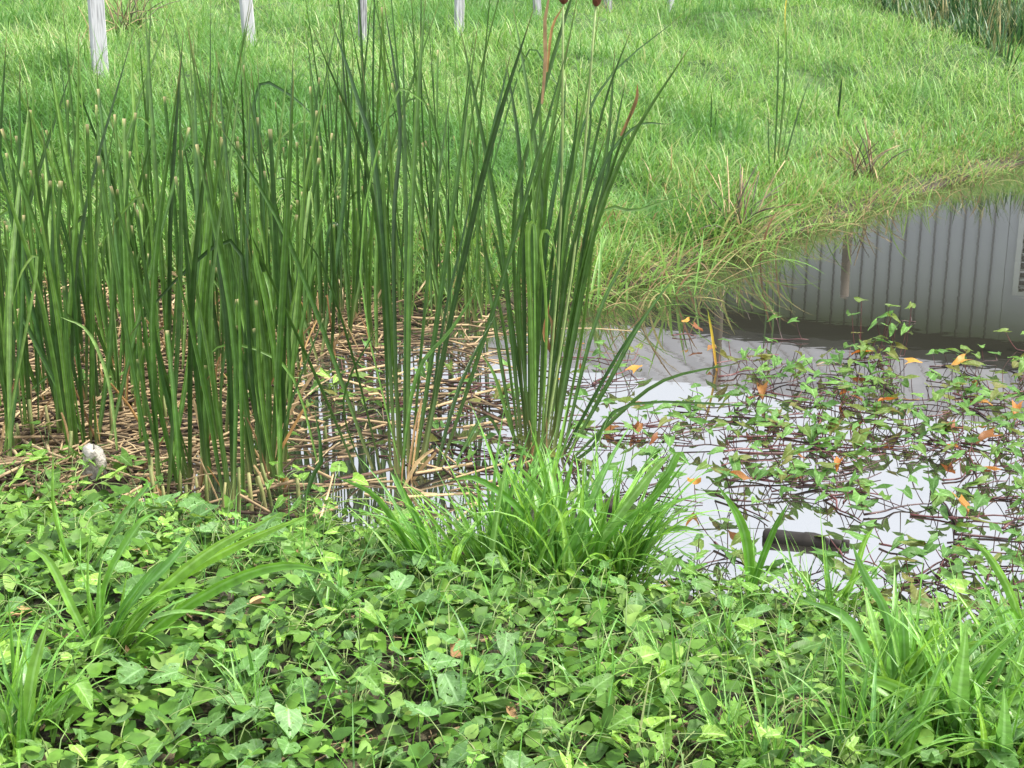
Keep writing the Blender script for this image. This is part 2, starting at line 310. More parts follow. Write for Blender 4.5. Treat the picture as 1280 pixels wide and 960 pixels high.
def bez(P, k):
    """smooth curve through control points (Catmull-Rom), k samples"""
    P = [np.asarray(p, float) for p in P]
    if len(P) == 2: P = [P[0], (P[0]+P[1])/2, P[1]]
    Q = [2*P[0]-P[1]]+P+[2*P[-1]-P[-2]]; out = []
    for s in np.linspace(0, len(P)-1-1e-6, k):
        i = int(s); t = s-i; a, b, c, d = Q[i:i+4]
        out.append(0.5*((2*b)+(c-a)*t+(2*a-5*b+4*c-d)*t*t+(-a+3*b-3*c+d)*t**3))
    return np.array(out)
def blade_mesh(name, path, width, mat, face, fold=0.35, cut=False, profile=None):
    """a strap leaf along a path: folded cross-section, narrowing to its tip"""
    k = len(path); v = []; al = []
    for i, p in enumerate(path):
        t = i/(k-1)
        tg = nrm(path[min(i+1, k-1)]-path[max(i-1, 0)])
        s = nrm(np.cross(tg, face)); n = np.cross(s, tg)
        if profile: wd = profile(t)
        elif cut: wd = 0.65+0.35*min(1, t/0.25)-0.30*max(0, t-0.6)/0.4
        else: wd = (0.60+0.40*min(1, t/0.3))*(1 if t < 0.5 else max(0.03, 1-((t-0.5)/0.5)**1.8))
        wd *= width/2
        v += [p-s*wd+n*wd*fold, p-n*wd*fold, p+s*wd+n*wd*fold]; al += [t]*3
    f = []
    for i in range(k-1):
        a = 3*i
        f += [(a, a+1, a+4, a+3), (a+1, a+2, a+5, a+4)]
    return mesh(name, v, f, mat, True, al, [1, 0, 1]*k)
def tube(verts, faces, path, r0, r1, n=4, cap=True):
    b = len(verts); k = len(path)
    for i, p in enumerate(path):
        tg = nrm(path[min(i+1, k-1)]-path[max(i-1, 0)])
        a = np.array([0, 0, 1.0]) if abs(tg[2]) < 0.8 else np.array([1.0, 0, 0])
        s = nrm(np.cross(tg, a)); u = np.cross(s, tg); r = r0+(r1-r0)*i/(k-1)
        for j in range(n):
            an = 2*math.pi*j/n; verts.append(p+s*r*math.cos(an)+u*r*math.sin(an))
    for i in range(k-1):
        for j in range(n):
            faces.append((b+i*n+j, b+i*n+(j+1) % n, b+(i+1)*n+(j+1) % n, b+(i+1)*n+j))
    if cap:
        faces.append(tuple(b+(k-1)*n+j for j in range(n))); faces.append(tuple(b+j for j in reversed(range(n))))
def box(v, f, x0, x1, y0, y1, z0, z1):
    b = len(v); v += [np.array(p, float) for p in ((x0, y0, z0), (x1, y0, z0), (x1, y1, z0), (x0, y1, z0), (x0, y0, z1), (x1, y0, z1), (x1, y1, z1), (x0, y1, z1))]
    f += [tuple(b+i for i in q) for q in ((0, 3, 2, 1), (4, 5, 6, 7), (0, 1, 5, 4), (1, 2, 6, 5), (2, 3, 7, 6), (3, 0, 4, 7))]
U = random.uniform

# ------------------------------------------------------------------ ground and water
def axis(lo, hi, dense_lo, dense_hi, step, outer):
    a = list(np.arange(dense_lo, dense_hi+1e-6, step)); s = step
    x = dense_lo
    while x > lo:
        s *= outer; x -= s; a.insert(0, max(x, lo))
    x = dense_hi; s = step
    while x < hi:
        s *= outer; x += s; a.append(min(x, hi))
    return np.array(a)
gx_ = axis(-400, 400, -6, 9, 0.11, 1.22); gy_ = axis(-60, 700, 2.0, 20, 0.11, 1.22)
X, Y = np.meshgrid(gx_, gy_); Z = ground(X.ravel(), Y.ravel())
nx, ny = len(gx_), len(gy_)
ii = (np.arange(ny-1)[:, None]*nx+np.arange(nx-1)[None, :]).ravel()
gm = np_mesh('ground', np.stack([X.ravel(), Y.ravel(), Z], 1), np.stack([ii, ii+1, ii+nx+1, ii+nx], 1), None, 'ground')
s_all = sdist(X.ravel(), Y.ravel())
growth = sstep(-0.1, 0.4, s_all)*np.where(Y.ravel() > 5.6, 1.0, 0.12)
gm.attributes.new('growth', 'FLOAT', 'POINT').data.foreach_set('value', growth.astype(np.float32))
tag(ob('ground', gm), 'grassy bank and mud around the pond', kind='structure')
wx = (POLY[:, 0].min()-0.3, POLY[:, 0].max()+0.3); wy = (POLY[:, 1].min()-0.2, POLY[:, 1].max()+0.4)
wm = mesh('pond_water', [(wx[0], wy[0], 0), (wx[1], wy[0], 0), (wx[1], wy[1], 0), (wx[0], wy[1], 0)], [(0, 1, 2, 3)], 'water', False)
tag(ob('pond_water', wm), 'still dark pond water mirroring white sky and grey building', kind='structure')

# ------------------------------------------------------------------ the building that the pond mirrors (stands beyond the top of the frame)
BO = np.array([3.1, 26.7, 0.0]); BA = math.atan2(-2.4, 5.1)
bld = thing('metal_building', (BO[0], BO[1], 0.95), 'long grey metal-sided building mirrored in the pond, with wide dark eaves', 'building', rotz=BA)
PW, X0, X1, EZ, OV = 0.235, -14.0, 17.0, 3.75, 1.35     # panel pitch, ends, eaves height over the base, overhang
RZ, RD = 6.1, 6.2
v, f = [], []; box(v, f, 0.012, PW-0.012, 0, 0.03, -0.3, EZ+0.1); panel = mesh('wall_panel', v, f, 'metal', False)
v, f = [], []; box(v, f, -0.011, 0.011, -0.035, 0.02, -0.3, EZ+0.1); ribm = mesh('wall_rib', v, f, 'metalrib', False)
npan = int((X1-X0)/PW)
for i in range(npan):
    x = X0+i*PW
    if 5.62 < x+PW/2 < 6.95: continue
    ob('wall_panel', panel, bld, (x, 0, 0)); ob('wall_rib', ribm, bld, (x, 0, 0))
# wall round the window
WX0, WX1, WZ0, WZ1 = 5.65, 6.95, 1.55, 2.95
v, f = [], []; box(v, f, WX0-0.15, WX1+0.15, 0.004, 0.03, -0.3, WZ0); box(v, f, WX0-0.15, WX1+0.15, 0.004, 0.03, WZ1, EZ+0.1)
box(v, f, WX0-0.15, WX0, 0.006, 0.03, WZ0, WZ1); box(v, f, WX1, WX1+0.15, 0.006, 0.03, WZ0, WZ1)
ob('window_wall', mesh('window_wall', v, f, 'metal', False), bld)
win = ob('window', None, bld, (0, 0, 0))
v, f = [], []
for a in ((WX0, WX1, WZ0, WZ0+0.09), (WX0, WX1, WZ1-0.09, WZ1), (WX0, WX0+0.09, WZ0+0.09, WZ1-0.09), (WX1-0.09, WX1, WZ0+0.09, WZ1-0.09), ((WX0+WX1)/2-0.04, (WX0+WX1)/2+0.04, WZ0+0.09, WZ1-0.09)):
    box(v, f, a[0], a[1], -0.06, 0.02, a[2], a[3])
ob('window_frame', mesh('window_frame', v, f, 'whitepaint', False), win)
v, f = [], []; box(v, f, WX0+0.05, WX1-0.05, 0.035, 0.05, WZ0+0.05, WZ1-0.05); ob('pane', mesh('pane', v, f, 'glass', False), win)
v, f = [], []; box(v, f, WX0+0.08, WX1-0.08, -0.05, 0.0, -0.012, 0.012); slm = mesh('slat', v, f, 'whitepaint', False)
for k in range(9): ob('slat', slm, win, (0, 0, WZ0+0.16+k*0.135), (R(28) if 0 else 0, 0, 0))
# roof: front slope in sheets, back slope, soffit, fascia, end walls
sl_len = math.hypot(RD/2+OV, RZ-EZ); ang = math.atan2(RZ-EZ, RD/2+OV)
v, f = [], []; box(v, f, 0.004, PW*2-0.004, 0, sl_len, 0, 0.03); box(v, f, -0.03, 0.03, 0, sl_len, 0.031, 0.075); rp = mesh('roof_sheet', v, f, 'roof', False)
for i in range(int((X1-X0+0.8)/(PW*2))):
    ob('roof_sheet', rp, bld, (X0-0.4+i*PW*2, -OV, EZ+0.06), (ang, 0, 0))
v, f = [], []; q = RD+OV; v = [(X0-0.4, RD/2, RZ+0.05), (X1+0.4, RD/2, RZ+0.05), (X1+0.4, q, EZ+0.05), (X0-0.4, q, EZ+0.05), (X0-0.4, RD/2, RZ+0.09), (X1+0.4, RD/2, RZ+0.09), (X1+0.4, q, EZ+0.09), (X0-0.4, q, EZ+0.09)]
f = [(0, 3, 2, 1), (4, 5, 6, 7), (0, 1, 5, 4), (1, 2, 6, 5), (2, 3, 7, 6), (3, 0, 4, 7)]; ob('roof_back_slope', mesh('roof_back_slope', v, f, 'roof', False), bld)
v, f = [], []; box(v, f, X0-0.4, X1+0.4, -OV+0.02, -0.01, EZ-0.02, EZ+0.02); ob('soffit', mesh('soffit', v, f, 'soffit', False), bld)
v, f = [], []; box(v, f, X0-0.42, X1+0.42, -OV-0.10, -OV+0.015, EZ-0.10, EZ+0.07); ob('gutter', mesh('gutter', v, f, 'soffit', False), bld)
v, f = [], []
for xe in (X0+0.03, X1-0.03):
    b = len(v); v += [(xe, 0.04, -0.3), (xe, RD, -0.3), (xe, RD, EZ+0.1), (xe, RD/2, RZ), (xe, 0.04, EZ+0.1)]; f.append((b, b+1, b+2, b+3, b+4))
b = len(v); v += [(X0, RD, -0.3), (X1, RD, -0.3), (X1, RD, EZ+0.1), (X0, RD, EZ+0.1)]; f.append((b, b+1, b+2, b+3))
ob('end_walls', mesh('end_walls', v, f, 'metal', False), bld)
# two poles in front of it, also seen only in the water
for px, yt, lab in ((1055, 355, 'shorter brown wooden pole mirrored in the open grey water'), (900, 478, 'taller brown wooden pole mirrored beside the overhanging bank grass')):
    D = 21.0; x = (px-640)/FPX*D*1.03; zt = (yt+100)*D/FPX-CAM_H+0.1; z0 = gz(x, D)-0.2
    v, f = [], []; path = np.array([[0.012*math.sin(i), 0, (zt-z0)*i/6] for i in range(7)]); tube(v, f, path, 0.075, 0.062, 9)
    tag(ob('wooden_pole', mesh('wooden_pole', v, f, 'brownwood'), None, (x, D, z0)), lab, 'pole', 'brown poles on the far bank')

# ------------------------------------------------------------------ fence posts
posts = [(126, 100, 0.115, 1.5, 1, 'pale weathered square fence post at the top left, nearest of the row'),
         (312, 58, 0.105, 1.5, -2, 'weathered fence post with split bark edge, second from the left'),
         (453, 58, 0.070, 1.4, 2, 'slim grey fence post, third from the left'),
         (574, 46, 0.085, 1.4, 1, 'grey fence post, fourth from the left'),
         (672, 22, 0.075, 1.4, -3, 'grey fence post behind the tops of the tall middle cattails'),
         (760, 16, 0.085, 1.4, -3, 'stubby grey fence post ringed by dry straw above the tall cattails'),
         (838, 16, 0.065, 1.4, 2, 'thin grey fence post near the top edge, second from the right'),
         (888, 8, 0.06, 1.4, 0, 'thin grey fence post at the top edge, farthest right')]
for n, (px, py, wd, h, lean, lab) in enumerate(posts):
    b = on_ground(px, py); v, f = [], []
    for i in range(7):
        z = -0.25+(h+0.25)*i/6; s = wd/2*(1.03-0.08*i/6)
        for (a, c) in ((-1, -0.9), (-0.86, -1), (0.86, -1), (1, -0.86), (1, 0.86), (0.86, 1), (-0.86, 1), (-1, 0.9)):
            v.append((a*s*U(0.94, 1.05), c*s*U(0.94, 1.05), z+(U(-0.02, 0.02) if i == 6 else 0)))
    for i in range(6):
        for j in range(8): f.append((i*8+j, i*8+(j+1) % 8, i*8+8+(j+1) % 8, i*8+8+j))
    f.append(tuple(48+j for j in range(8)))
    o = ob('fence_post', mesh('fence_post', v, f, 'wood', False), None, b, (0, R(lean), R(U(15, 35))))
    tag(o, lab, 'fence post', 'old fence posts in the field')

# ------------------------------------------------------------------ vectorised grass
def grass(name, P, az, length, lean, curl, width, mat, label, seg=4, cat=None):
    n = len(P); L_ = length[:, None]
    hd = np.stack([np.cos(az), np.sin(az), np.zeros(n)], 1); sd2 = np.stack([-np.sin(az), np.cos(az), np.zeros(n)], 1)
    pts = [P]; cur = P.copy(); a = lean.copy()
    for i in range(seg):
        st = L_/seg
        cur = cur+st*(hd*np.sin(a)[:, None]+np.array([0, 0, 1.0])*np.cos(a)[:, None]); pts.append(cur); a = a+curl/seg
    V = []
    for i, p in enumerate(pts[:-1]):
        t = i/seg; wv = (width*(0.75+0.25*min(1, t*3))*(1-t**2.2))[:, None]/2
        V += [p-sd2*wv, p+sd2*wv]
    V.append(pts[-1])
    V = np.stack(V, 1); m = 2*seg+1
    base = (np.arange(n)*m)[:, None]
    q = np.concatenate([base+np.array([[2*i, 2*i+1, 2*i+3, 2*i+2]]) for i in range(seg-1)], 0)
    t = base+np.array([[2*seg-2, 2*seg-1, 2*seg]])
    o = ob(name, np_mesh(name, V.reshape(-1, 3), q, t, mat))
    return tag(o, label, cat, kind='stuff')
def wedge(n, d0, d1, half=0.44, power=1.0):
    """points spread over the ground ahead, denser nearby"""
    u = RNG.random(n)
    D = np.exp(np.log(d0)+u*(np.log(d1)-np.log(d0))) if power == 1 else np.sqrt(d0**2+u*(d1**2-d0**2))
    return (RNG.random(n)*2-1)*half*D, D
N_F = 185000
x, y = wedge(N_F, 7.6, 26); s = sdist(x, y); k = s > 0.05; x, y = x[k], y[k]; s = s[k]; n = len(x)
z = ground(x, y)
lump = 0.8+0.6*np.clip(0.7*wob(x, y, 0.9)+0.7*wob(x+7, y, 2.9), -0.9, 1)
lenf = (0.18+0.34*RNG.random(n)**1.4)*lump*(0.75+0.25*sstep(0, 2, s))
az = RNG.random(n)*2*np.pi+0.9*np.sin(x*1.3+y*0.8)
grass('field_grass', np.stack([x, y, z-0.02], 1), az, lenf, 0.1+0.95*RNG.random(n), 0.3+1.9*RNG.random(n), 0.0045+0.0065*RNG.random(n)*(0.6+y/18), 'field', 'thick bright green grass covering the far bank and field', cat='grass')
# long grass hanging over the far edge of the pond
FW = np.array([at(*p)[:2] for p in FAR[1:]]); seglen = np.linalg.norm(np.diff(FW, axis=0), axis=1)
def bank_points(n, o0, o1):
    si = RNG.choice(len(seglen), n, p=seglen/seglen.sum()); tt = RNG.random(n)
    b = FW[si]+(FW[si+1]-FW[si])*tt[:, None]; ed = FW[si+1]-FW[si]; ed /= np.linalg.norm(ed, axis=1)[:, None]
    ni = np.stack([-ed[:, 1], ed[:, 0]], 1)                 # towards the water
    ni *= np.sign(-(sdist(b[:, 0]+ni[:, 0]*0.05, b[:, 1]+ni[:, 1]*0.05)-sdist(b[:, 0], b[:, 1])))[:, None]
    b = b-ni*(o0+(o1-o0)*RNG.random(n)+0.10*wob(b[:, 0]*3, b[:, 1]*3))[:, None]
    return b, np.arctan2(ni[:, 1], ni[:, 0]), np.maximum(ground(b[:, 0], b[:, 1]), -0.02)-0.01
b1, a1, z1 = bank_points(14000, -0.12, 0.8); b2, a2, z2 = bank_points(2600, -0.12, 0.45)
n1, n2 = len(b1), len(b2)
az = np.concatenate([a1+RNG.normal(0, 1.5, n1), a2+RNG.normal(0, 0.8, n2)])
P_ = np.concatenate([np.column_stack([b1, z1]), np.column_stack([b2, z2])])
clump = 0.75+0.6*np.clip(wob(P_[:, 0]*2, P_[:, 1]*2, 1.7), -.8, 1)
ln = np.concatenate([0.16+0.34*RNG.random(n1)**1.4, 0.34+0.46*RNG.random(n2)**1.5])*clump*(0.52+0.40*np.exp(-((P_[:, 0]-1.0)/1.0)**2))
grass('bank_grass', P_, az, ln, np.concatenate([0.1+1.1*RNG.random(n1), 0.5+0.9*RNG.random(n2)]), 0.2+1.3*RNG.random(n1+n2), 0.005+0.006*RNG.random(n1+n2), 'bank', 'long green and straw-coloured grass hanging over the far water edge', seg=5, cat='grass')
# dark tall growth at the top right of the field
n = 5200
ER = np.array([on_ground(1075, 6), on_ground(1110, 22), on_ground(1190, 42), on_ground(1240, 60), on_ground(1275, 100)])
px_ = RNG.uniform(ER[:, 0].min(), 8.5, n); o_ = np.argsort(ER[:, 0])
py_ = np.interp(px_, ER[o_, 0], ER[o_, 1])+0.1+RNG.random(n)*2.2+0.25*wob(px_, px_*0, 4.3)
hr = (0.28+0.55*RNG.random(n))*(0.75+0.35*wob(px_, py_, 1.9))
grass('far_reeds', np.stack([px_, py_, ground(px_, py_)-0.03], 1), RNG.random(n)*6.28, hr, 0.02+0.45*RNG.random(n), 0.1+0.9*RNG.random(n), 0.012+0.014*RNG.random(n), 'farreed', 'dark green tall reeds massed at the top right of the field', seg=4, cat='reeds')
# reed litter mat
n = 6500
x = RNG.uniform(-2.6, 0.55, n); y = RNG.uniform(4.85, 8.3, n); k = (sdist(x, y) < 0.1) & (RNG.random(n) < 0.16*(x < 0.0)+0.84*mudness(x, y)); x, y = x[k], y[k]; n = len(x)
ln = 0.05+0.28*RNG.random(n)**1.7; az = RNG.normal(0.1, 0.9, n)+np.pi*(RNG.random(n) < 0.5); pit = RNG.normal(0, 0.16, n)
d = np.stack([np.cos(az)*np.cos(pit), np.sin(az)*np.cos(pit), np.sin(pit)], 1)*ln[:, None]/2
c = np.stack([x, y, np.maximum(ground(x, y), 0.0)+0.006+0.05*RNG.random(n)**2], 1); wv = (0.002+0.005*RNG.random(n))[:, None]
sv = np.stack([-np.sin(az), np.cos(az), np.zeros(n)], 1)*wv; uv = np.array([0, 0, 1.0])*wv
V = np.stack([c-d-sv-uv*.5, c-d+sv-uv*.5, c-d+uv, c+d-sv-uv*.5, c+d+sv-uv*.5, c+d+uv], 1).reshape(-1, 3); b = (np.arange(n)*6)[:, None]
q = np.concatenate([b+np.array([[0, 1, 4, 3]]), b+np.array([[1, 2, 5, 4]]), b+np.array([[2, 0, 3, 5]])], 0)
tag(ob('reed_litter', np_mesh('reed_litter', V, q, None, 'straw_litter')), 'matted broken straw and leaf litter under the reeds', 'litter', kind='stuff')

# ------------------------------------------------------------------ cattails
def px_blade(parent, base, pts, dY, width, mat='cattail', face=None, cut=False, name='leaf', k=13, fold=0.35):
    """a leaf of a cattail from its foot through points seen in the photo, at depth base.y + dY * fraction"""
    P = [base]
    m = len(pts)
    for i, (a, b) in enumerate(pts): P.append(at_y(a, b, base[1]+dY*(i+1)/m))
    width *= 0.8
    path = bez(P, k)-np.array(parent.location)
    if face is None:
        a = U(-0.9, 0.9); face = np.array([math.sin(a), -math.cos(a), 0.0])
    return ob(name, blade_mesh(name, path, width, mat, face, fold, cut), parent)
def wild_blade(parent, h, lean, az, width, mat, cut, off=0.03, bow=None):
    b = np.array([U(-off, off), U(-off, off), -0.03])
    tip = b+np.array([math.cos(az)*math.sin(lean)*h, math.sin(az)*math.sin(lean)*h, math.cos(lean)*h])
    if not cut and bow is None and random.random() < .10:                # a leaf snapped over partway up
        kp = b+(tip-b)*U(.5, .8); a2 = U(0, 6.28); l2 = h*U(.12, .3)
        e = kp+np.array([math.cos(a2)*l2, math.sin(a2)*l2*.6, -l2*U(.1, .9)])
        return ob('leaf', blade_mesh('leaf', bez([b, (b+kp)/2, kp, (kp+e)/2+np.array([0, 0, .04*h]), e], 14), width*.8, mat, np.array([0, -1.0, 0.2]), 0.3, False), parent)
    bow = U(-0.03, 0.06)*h if bow is None else bow
    mid = (b+tip)/2+np.array([-math.cos(az)*bow, -math.sin(az)*bow, 0.0])
    a = U(-0.9, 0.9)
    return ob('leaf', blade_mesh('leaf', bez([b, mid, tip], 8), width, mat, np.array([math.sin(a), -math.cos(a), 0.0]), 0.35, cut), parent)
def dead_sheaths(parent, n=3):
    for _ in range(n):
        h = U(0.12, 0.35); a = U(0, 6.28); b = np.array([U(-.04, .04), U(-.04, .04), -0.02]); l = U(0.1, 0.7)
        tip = b+np.array([math.cos(a)*math.sin(l)*h, math.sin(a)*math.sin(l)*h, math.cos(l)*h])
        fa = np.array([math.sin(a), -math.cos(a), 0.1]); ob('dead_sheath', blade_mesh('dead_sheath', bez([b, (b+tip)/2+np.array([0, 0, U(0, 0.05)]), tip], 5), U(.007, .014), 'dead', fa, 0.4, True), parent)

# clump A: left of the two tall cattails in the middle
bA = on_ground(512, 606)
cA = thing('cattail_plant', bA, 'tall dark green cattail with leaves fanning widely, left of the densest middle clump', 'cattail', 'tall cattails standing in the water')
for fx, pts, dY, wd in [(505, [(484, 330), (477, 120)], 0.1, .024), (510, [(512, 330), (523, 110), (533, -15)], 0.15, .024), (516, [(556, 330), (598, 25)], 0.1, .024),
        (520, [(585, 300), (620, 160), (668, 8)], -0.1, .026), (524, [(575, 340), (612, 180), (640, 60)], 0.2, .022), (545, [(613, 400), (665, 220), (715, 40)], 0.0, .022),
        (470, [(397, 395), (345, 270), (262, 138)], -0.25, .022), (452, [(400, 480), (340, 350), (300, 262)], -0.2, .020), (490, [(468, 250), (388, 28)], 0.0, .024),
        (497, [(474, 240), (446, 120), (412, 20)], 0.25, .022), (500, [(492, 300), (500, 150), (478, -10)], 0.3, .02), (530, [(552, 420), (578, 300), (603, 180)], 0.2, .018),
        (480, [(440, 440), (403, 330), (372, 290)], 0.15, .018), (540, [(575, 480), (626, 382)], -0.2, .022), (460, [(430, 500), (480, 395)], -0.15, .014),
        (505, [(508, 300), (503, 20)], 0.35, .02), (512, [(540, 300), (566, 90)], 0.3, .02), (494, [(478, 350), (452, 70)], 0.3, .018)]:
    px_blade(cA, at(fx, 604, -0.05)+np.array([0, U(-.05, .05), 0]), pts, dY, wd)
px_blade(cA, at(500, 604, 0), [(520, 470), (565, 410), (613, 335)], 0.1, .02, 'cattail_pale')
px_blade(cA, at(505, 604, 0), [(450, 340), (488, 132), (520, 120), (562, 165)], 0.2, .011, 'cattail_pale')
dead_sheaths(cA, 5)
# clump B: the densest, right of A
bB = on_ground(672, 588)
cB = thing('cattail_plant', bB, 'densest tall cattail clump in the middle with brown seed heads at its top', 'cattail', 'tall cattails standing in the water')
for fx, pts, dY, wd in [(655, [(630, 330), (607, 190), (574, 28)], 0.0, .024), (660, [(642, 300), (662, 180), (706, 25), (722, -22)], -.05, .026), (668, [(672, 310), (690, 160), (725, -20)], 0.1, .024),
        (676, [(702, 320), (718, 200), (751, 5)], 0.1, .022), (680, [(718, 320), (752, 140), (794, 24)], 0.0, .024), (684, [(728, 320), (758, 190), (769, 55)], .2, .022), (690, [(735, 330), (760, 210), (784, 90)], .1, .02),
        (688, [(722, 370), (775, 200), (869, 48)], -0.1, .028), (686, [(720, 400), (752, 250), (797, 118)], -.05, .03), (664, [(680, 330), (700, 190), (708, 90)], .2, .022), (658, [(654, 330), (648, 180), (631, 68)], .2, .022),
        (662, [(664, 330), (676, 200), (673, 85)], .1, .024), (670, [(690, 330), (715, 210), (724, 95)], 0., .024), (672, [(680, 300), (660, 120), (641, 8)], .3, .02), (666, [(648, 350), (668, 230), (710, 120)], -.1, .02),
        (652, [(632, 420), (612, 330), (592, 260)], .1, .02), (650, [(622, 430), (605, 300), (604, 190)], .25, .018), (694, [(728, 420), (742, 300), (750, 240)], .1, .02), (692, [(706, 330), (736, 180), (738, 100)], .3, .02),
        (700, [(760, 480), (800, 405), (850, 336)], .1, .022), (705, [(760, 530), (830, 475), (935, 452)], -.2, .02), (698, [(745, 400), (800, 292)], .2, .02), (684, [(740, 290), (800, 262), (882, 236)], .1, .016),
        (690, [(738, 260), (788, 163), (842, 155)], .1, .016), (696, [(740, 560), (790, 505), (985, 510)], -.1, .018), (660, [(640, 540), (618, 470), (600, 440)], -.1, .02), (640, [(610, 520), (580, 560), (560, 600)], -.2, .016),
        (668, [(676, 380), (684, 240), (697, 150)], -.1, .026), (680, [(694, 380), (705, 250), (728, 130)], -.15, .026), (674, [(700, 400), (722, 280), (760, 160)], -.12, .024), (660, [(668, 400), (663, 290), (655, 200)], -.1, .026),
        (664, [(640, 400), (622, 310), (612, 275)], .05, .018), (700, [(730, 520), (775, 440), (815, 380)], -.15, .02), (668, [(700, 300), (745, 120), (860, 12)], .35, .014)]:
    px_blade(cB, at(fx, 585, -0.05)+np.array([0, U(-.06, .06), 0]), pts, dY, wd)
px_blade(cB, at(668, 585, 0), [(664, 400), (660, 295), (669, 282), (672, 330)], -.15, .026, 'cattail_pale')
px_blade(cB, at(676, 585, 0), [(684, 400), (676, 300), (690, 296), (700, 360)], -.15, .02, 'cattail_pale')
px_blade(cB, at(670, 585, 0), [(665, 200), (640, 66), (658, 75), (668, 110)], .2, .014, 'cattail_pale')
for fp, pts, wd in (((678, 130), [(683, 70), (682, 25), (692, -30)], .026), ((684, 90), [(690, 35), (704, 8)], .012), ((688, 440), [(680, 415), (687, 378)], .032), ((776, 170), [(795, 128), (797, 104)], .018), ((690, 440), [(692, 410), (686, 392)], .02)):
    px_blade(cB, at_y(*fp, bB[1]+.05), pts, 0, wd, 'dead', name='dead_leaf', k=7)
for (px, pz) in ((704, 2), (745, 5)):
    p0 = at(676, 585, 0); tip = at_y(px, pz, p0[1]+0.1); v, f = [], []
    tube(v, f, bez([p0, (p0+tip)/2+np.array([0.03, 0, 0]), tip], 8)-bB, .006, .004, 5); st = ob('flower_stalk', mesh('flower_stalk', v, f, 'greenstem'), cB)
    v, f = [], []; prof = [(0, .006), (.010, .015), (.04, .020), (.12, .021), (.17, .017), (.19, .006)]
    for z_, r_ in prof:
        for j in range(10): a = 2*math.pi*j/10; rr = r_*U(.9, 1.1); v.append((rr*math.cos(a), rr*math.sin(a), z_))
    for i in range(5):
        for j in range(10): f.append((i*10+j, i*10+(j+1) % 10, i*10+10+(j+1) % 10, i*10+10+j))
    f += [tuple(reversed(range(10))), tuple(range(50, 60))]
    tag(ob('seed_head', mesh('seed_head', v, f, 'seedhead'), cB, tip-bB-np.array([0, 0, .008]), (0, R(6), 0)), 'red-brown velvety seed head')
dead_sheaths(cB, 5)
# small cattail far right on the bank, and single leaves
bE = on_ground(968, 226); cE = thing('cattail_plant', bE, 'small sparse cattail with one yellow leaf on the far bank edge', 'cattail')
for fx, pts, wd, mt in [(966, [(972, 120), (973, 30)], .018, 'cattail'), (970, [(980, 120), (984, 36)], .016, 'cattail'), (972, [(984, 150), (994, 74)], .016, 'cattail'), (976, [(995, 150), (1013, 96)], .016, 'cattail'),
        (962, [(961, 190), (960, 130)], .014, 'cattail'), (970, [(982, 100), (981, 20), (986, -25)], .02, 'yellowtip')]:
    px_blade(cE, bE+np.array([(fx-968)*.004, 0, -.03]), pts, .1, wd, mt)
for fx, fy, pts, wd, mt, lab in [(1047, 157, [(1050, 120), (1053, 95)], .026, 'cattail', 'lone short dark reed leaf standing in the far bank grass'), (888, 166, [(889, 140), (890, 116)], .02, 'cattail', 'pair of thin dark reed leaves in grass left of the sparse cattail'),
        (897, 464, [(890, 420), (884, 384)], .017, 'cattail_yellow', 'single yellow-green reed leaf rising straight from the water'), (372, 648, [(388, 600), (402, 570), (392, 505)], .022, 'cattail', 'short dark reed blade standing alone at the near water edge')]:
    b = on_ground(fx, fy); t = thing('reed_shoot', b, lab, 'reed'); px_blade(t, b+np.array([0, 0, -.03]), pts, 0, wd, mt, k=6)
    if fx == 888: px_blade(t, b+np.array([.04, 0, -.03]), [(894, 150), (896, 135)], 0, wd, mt, k=5)
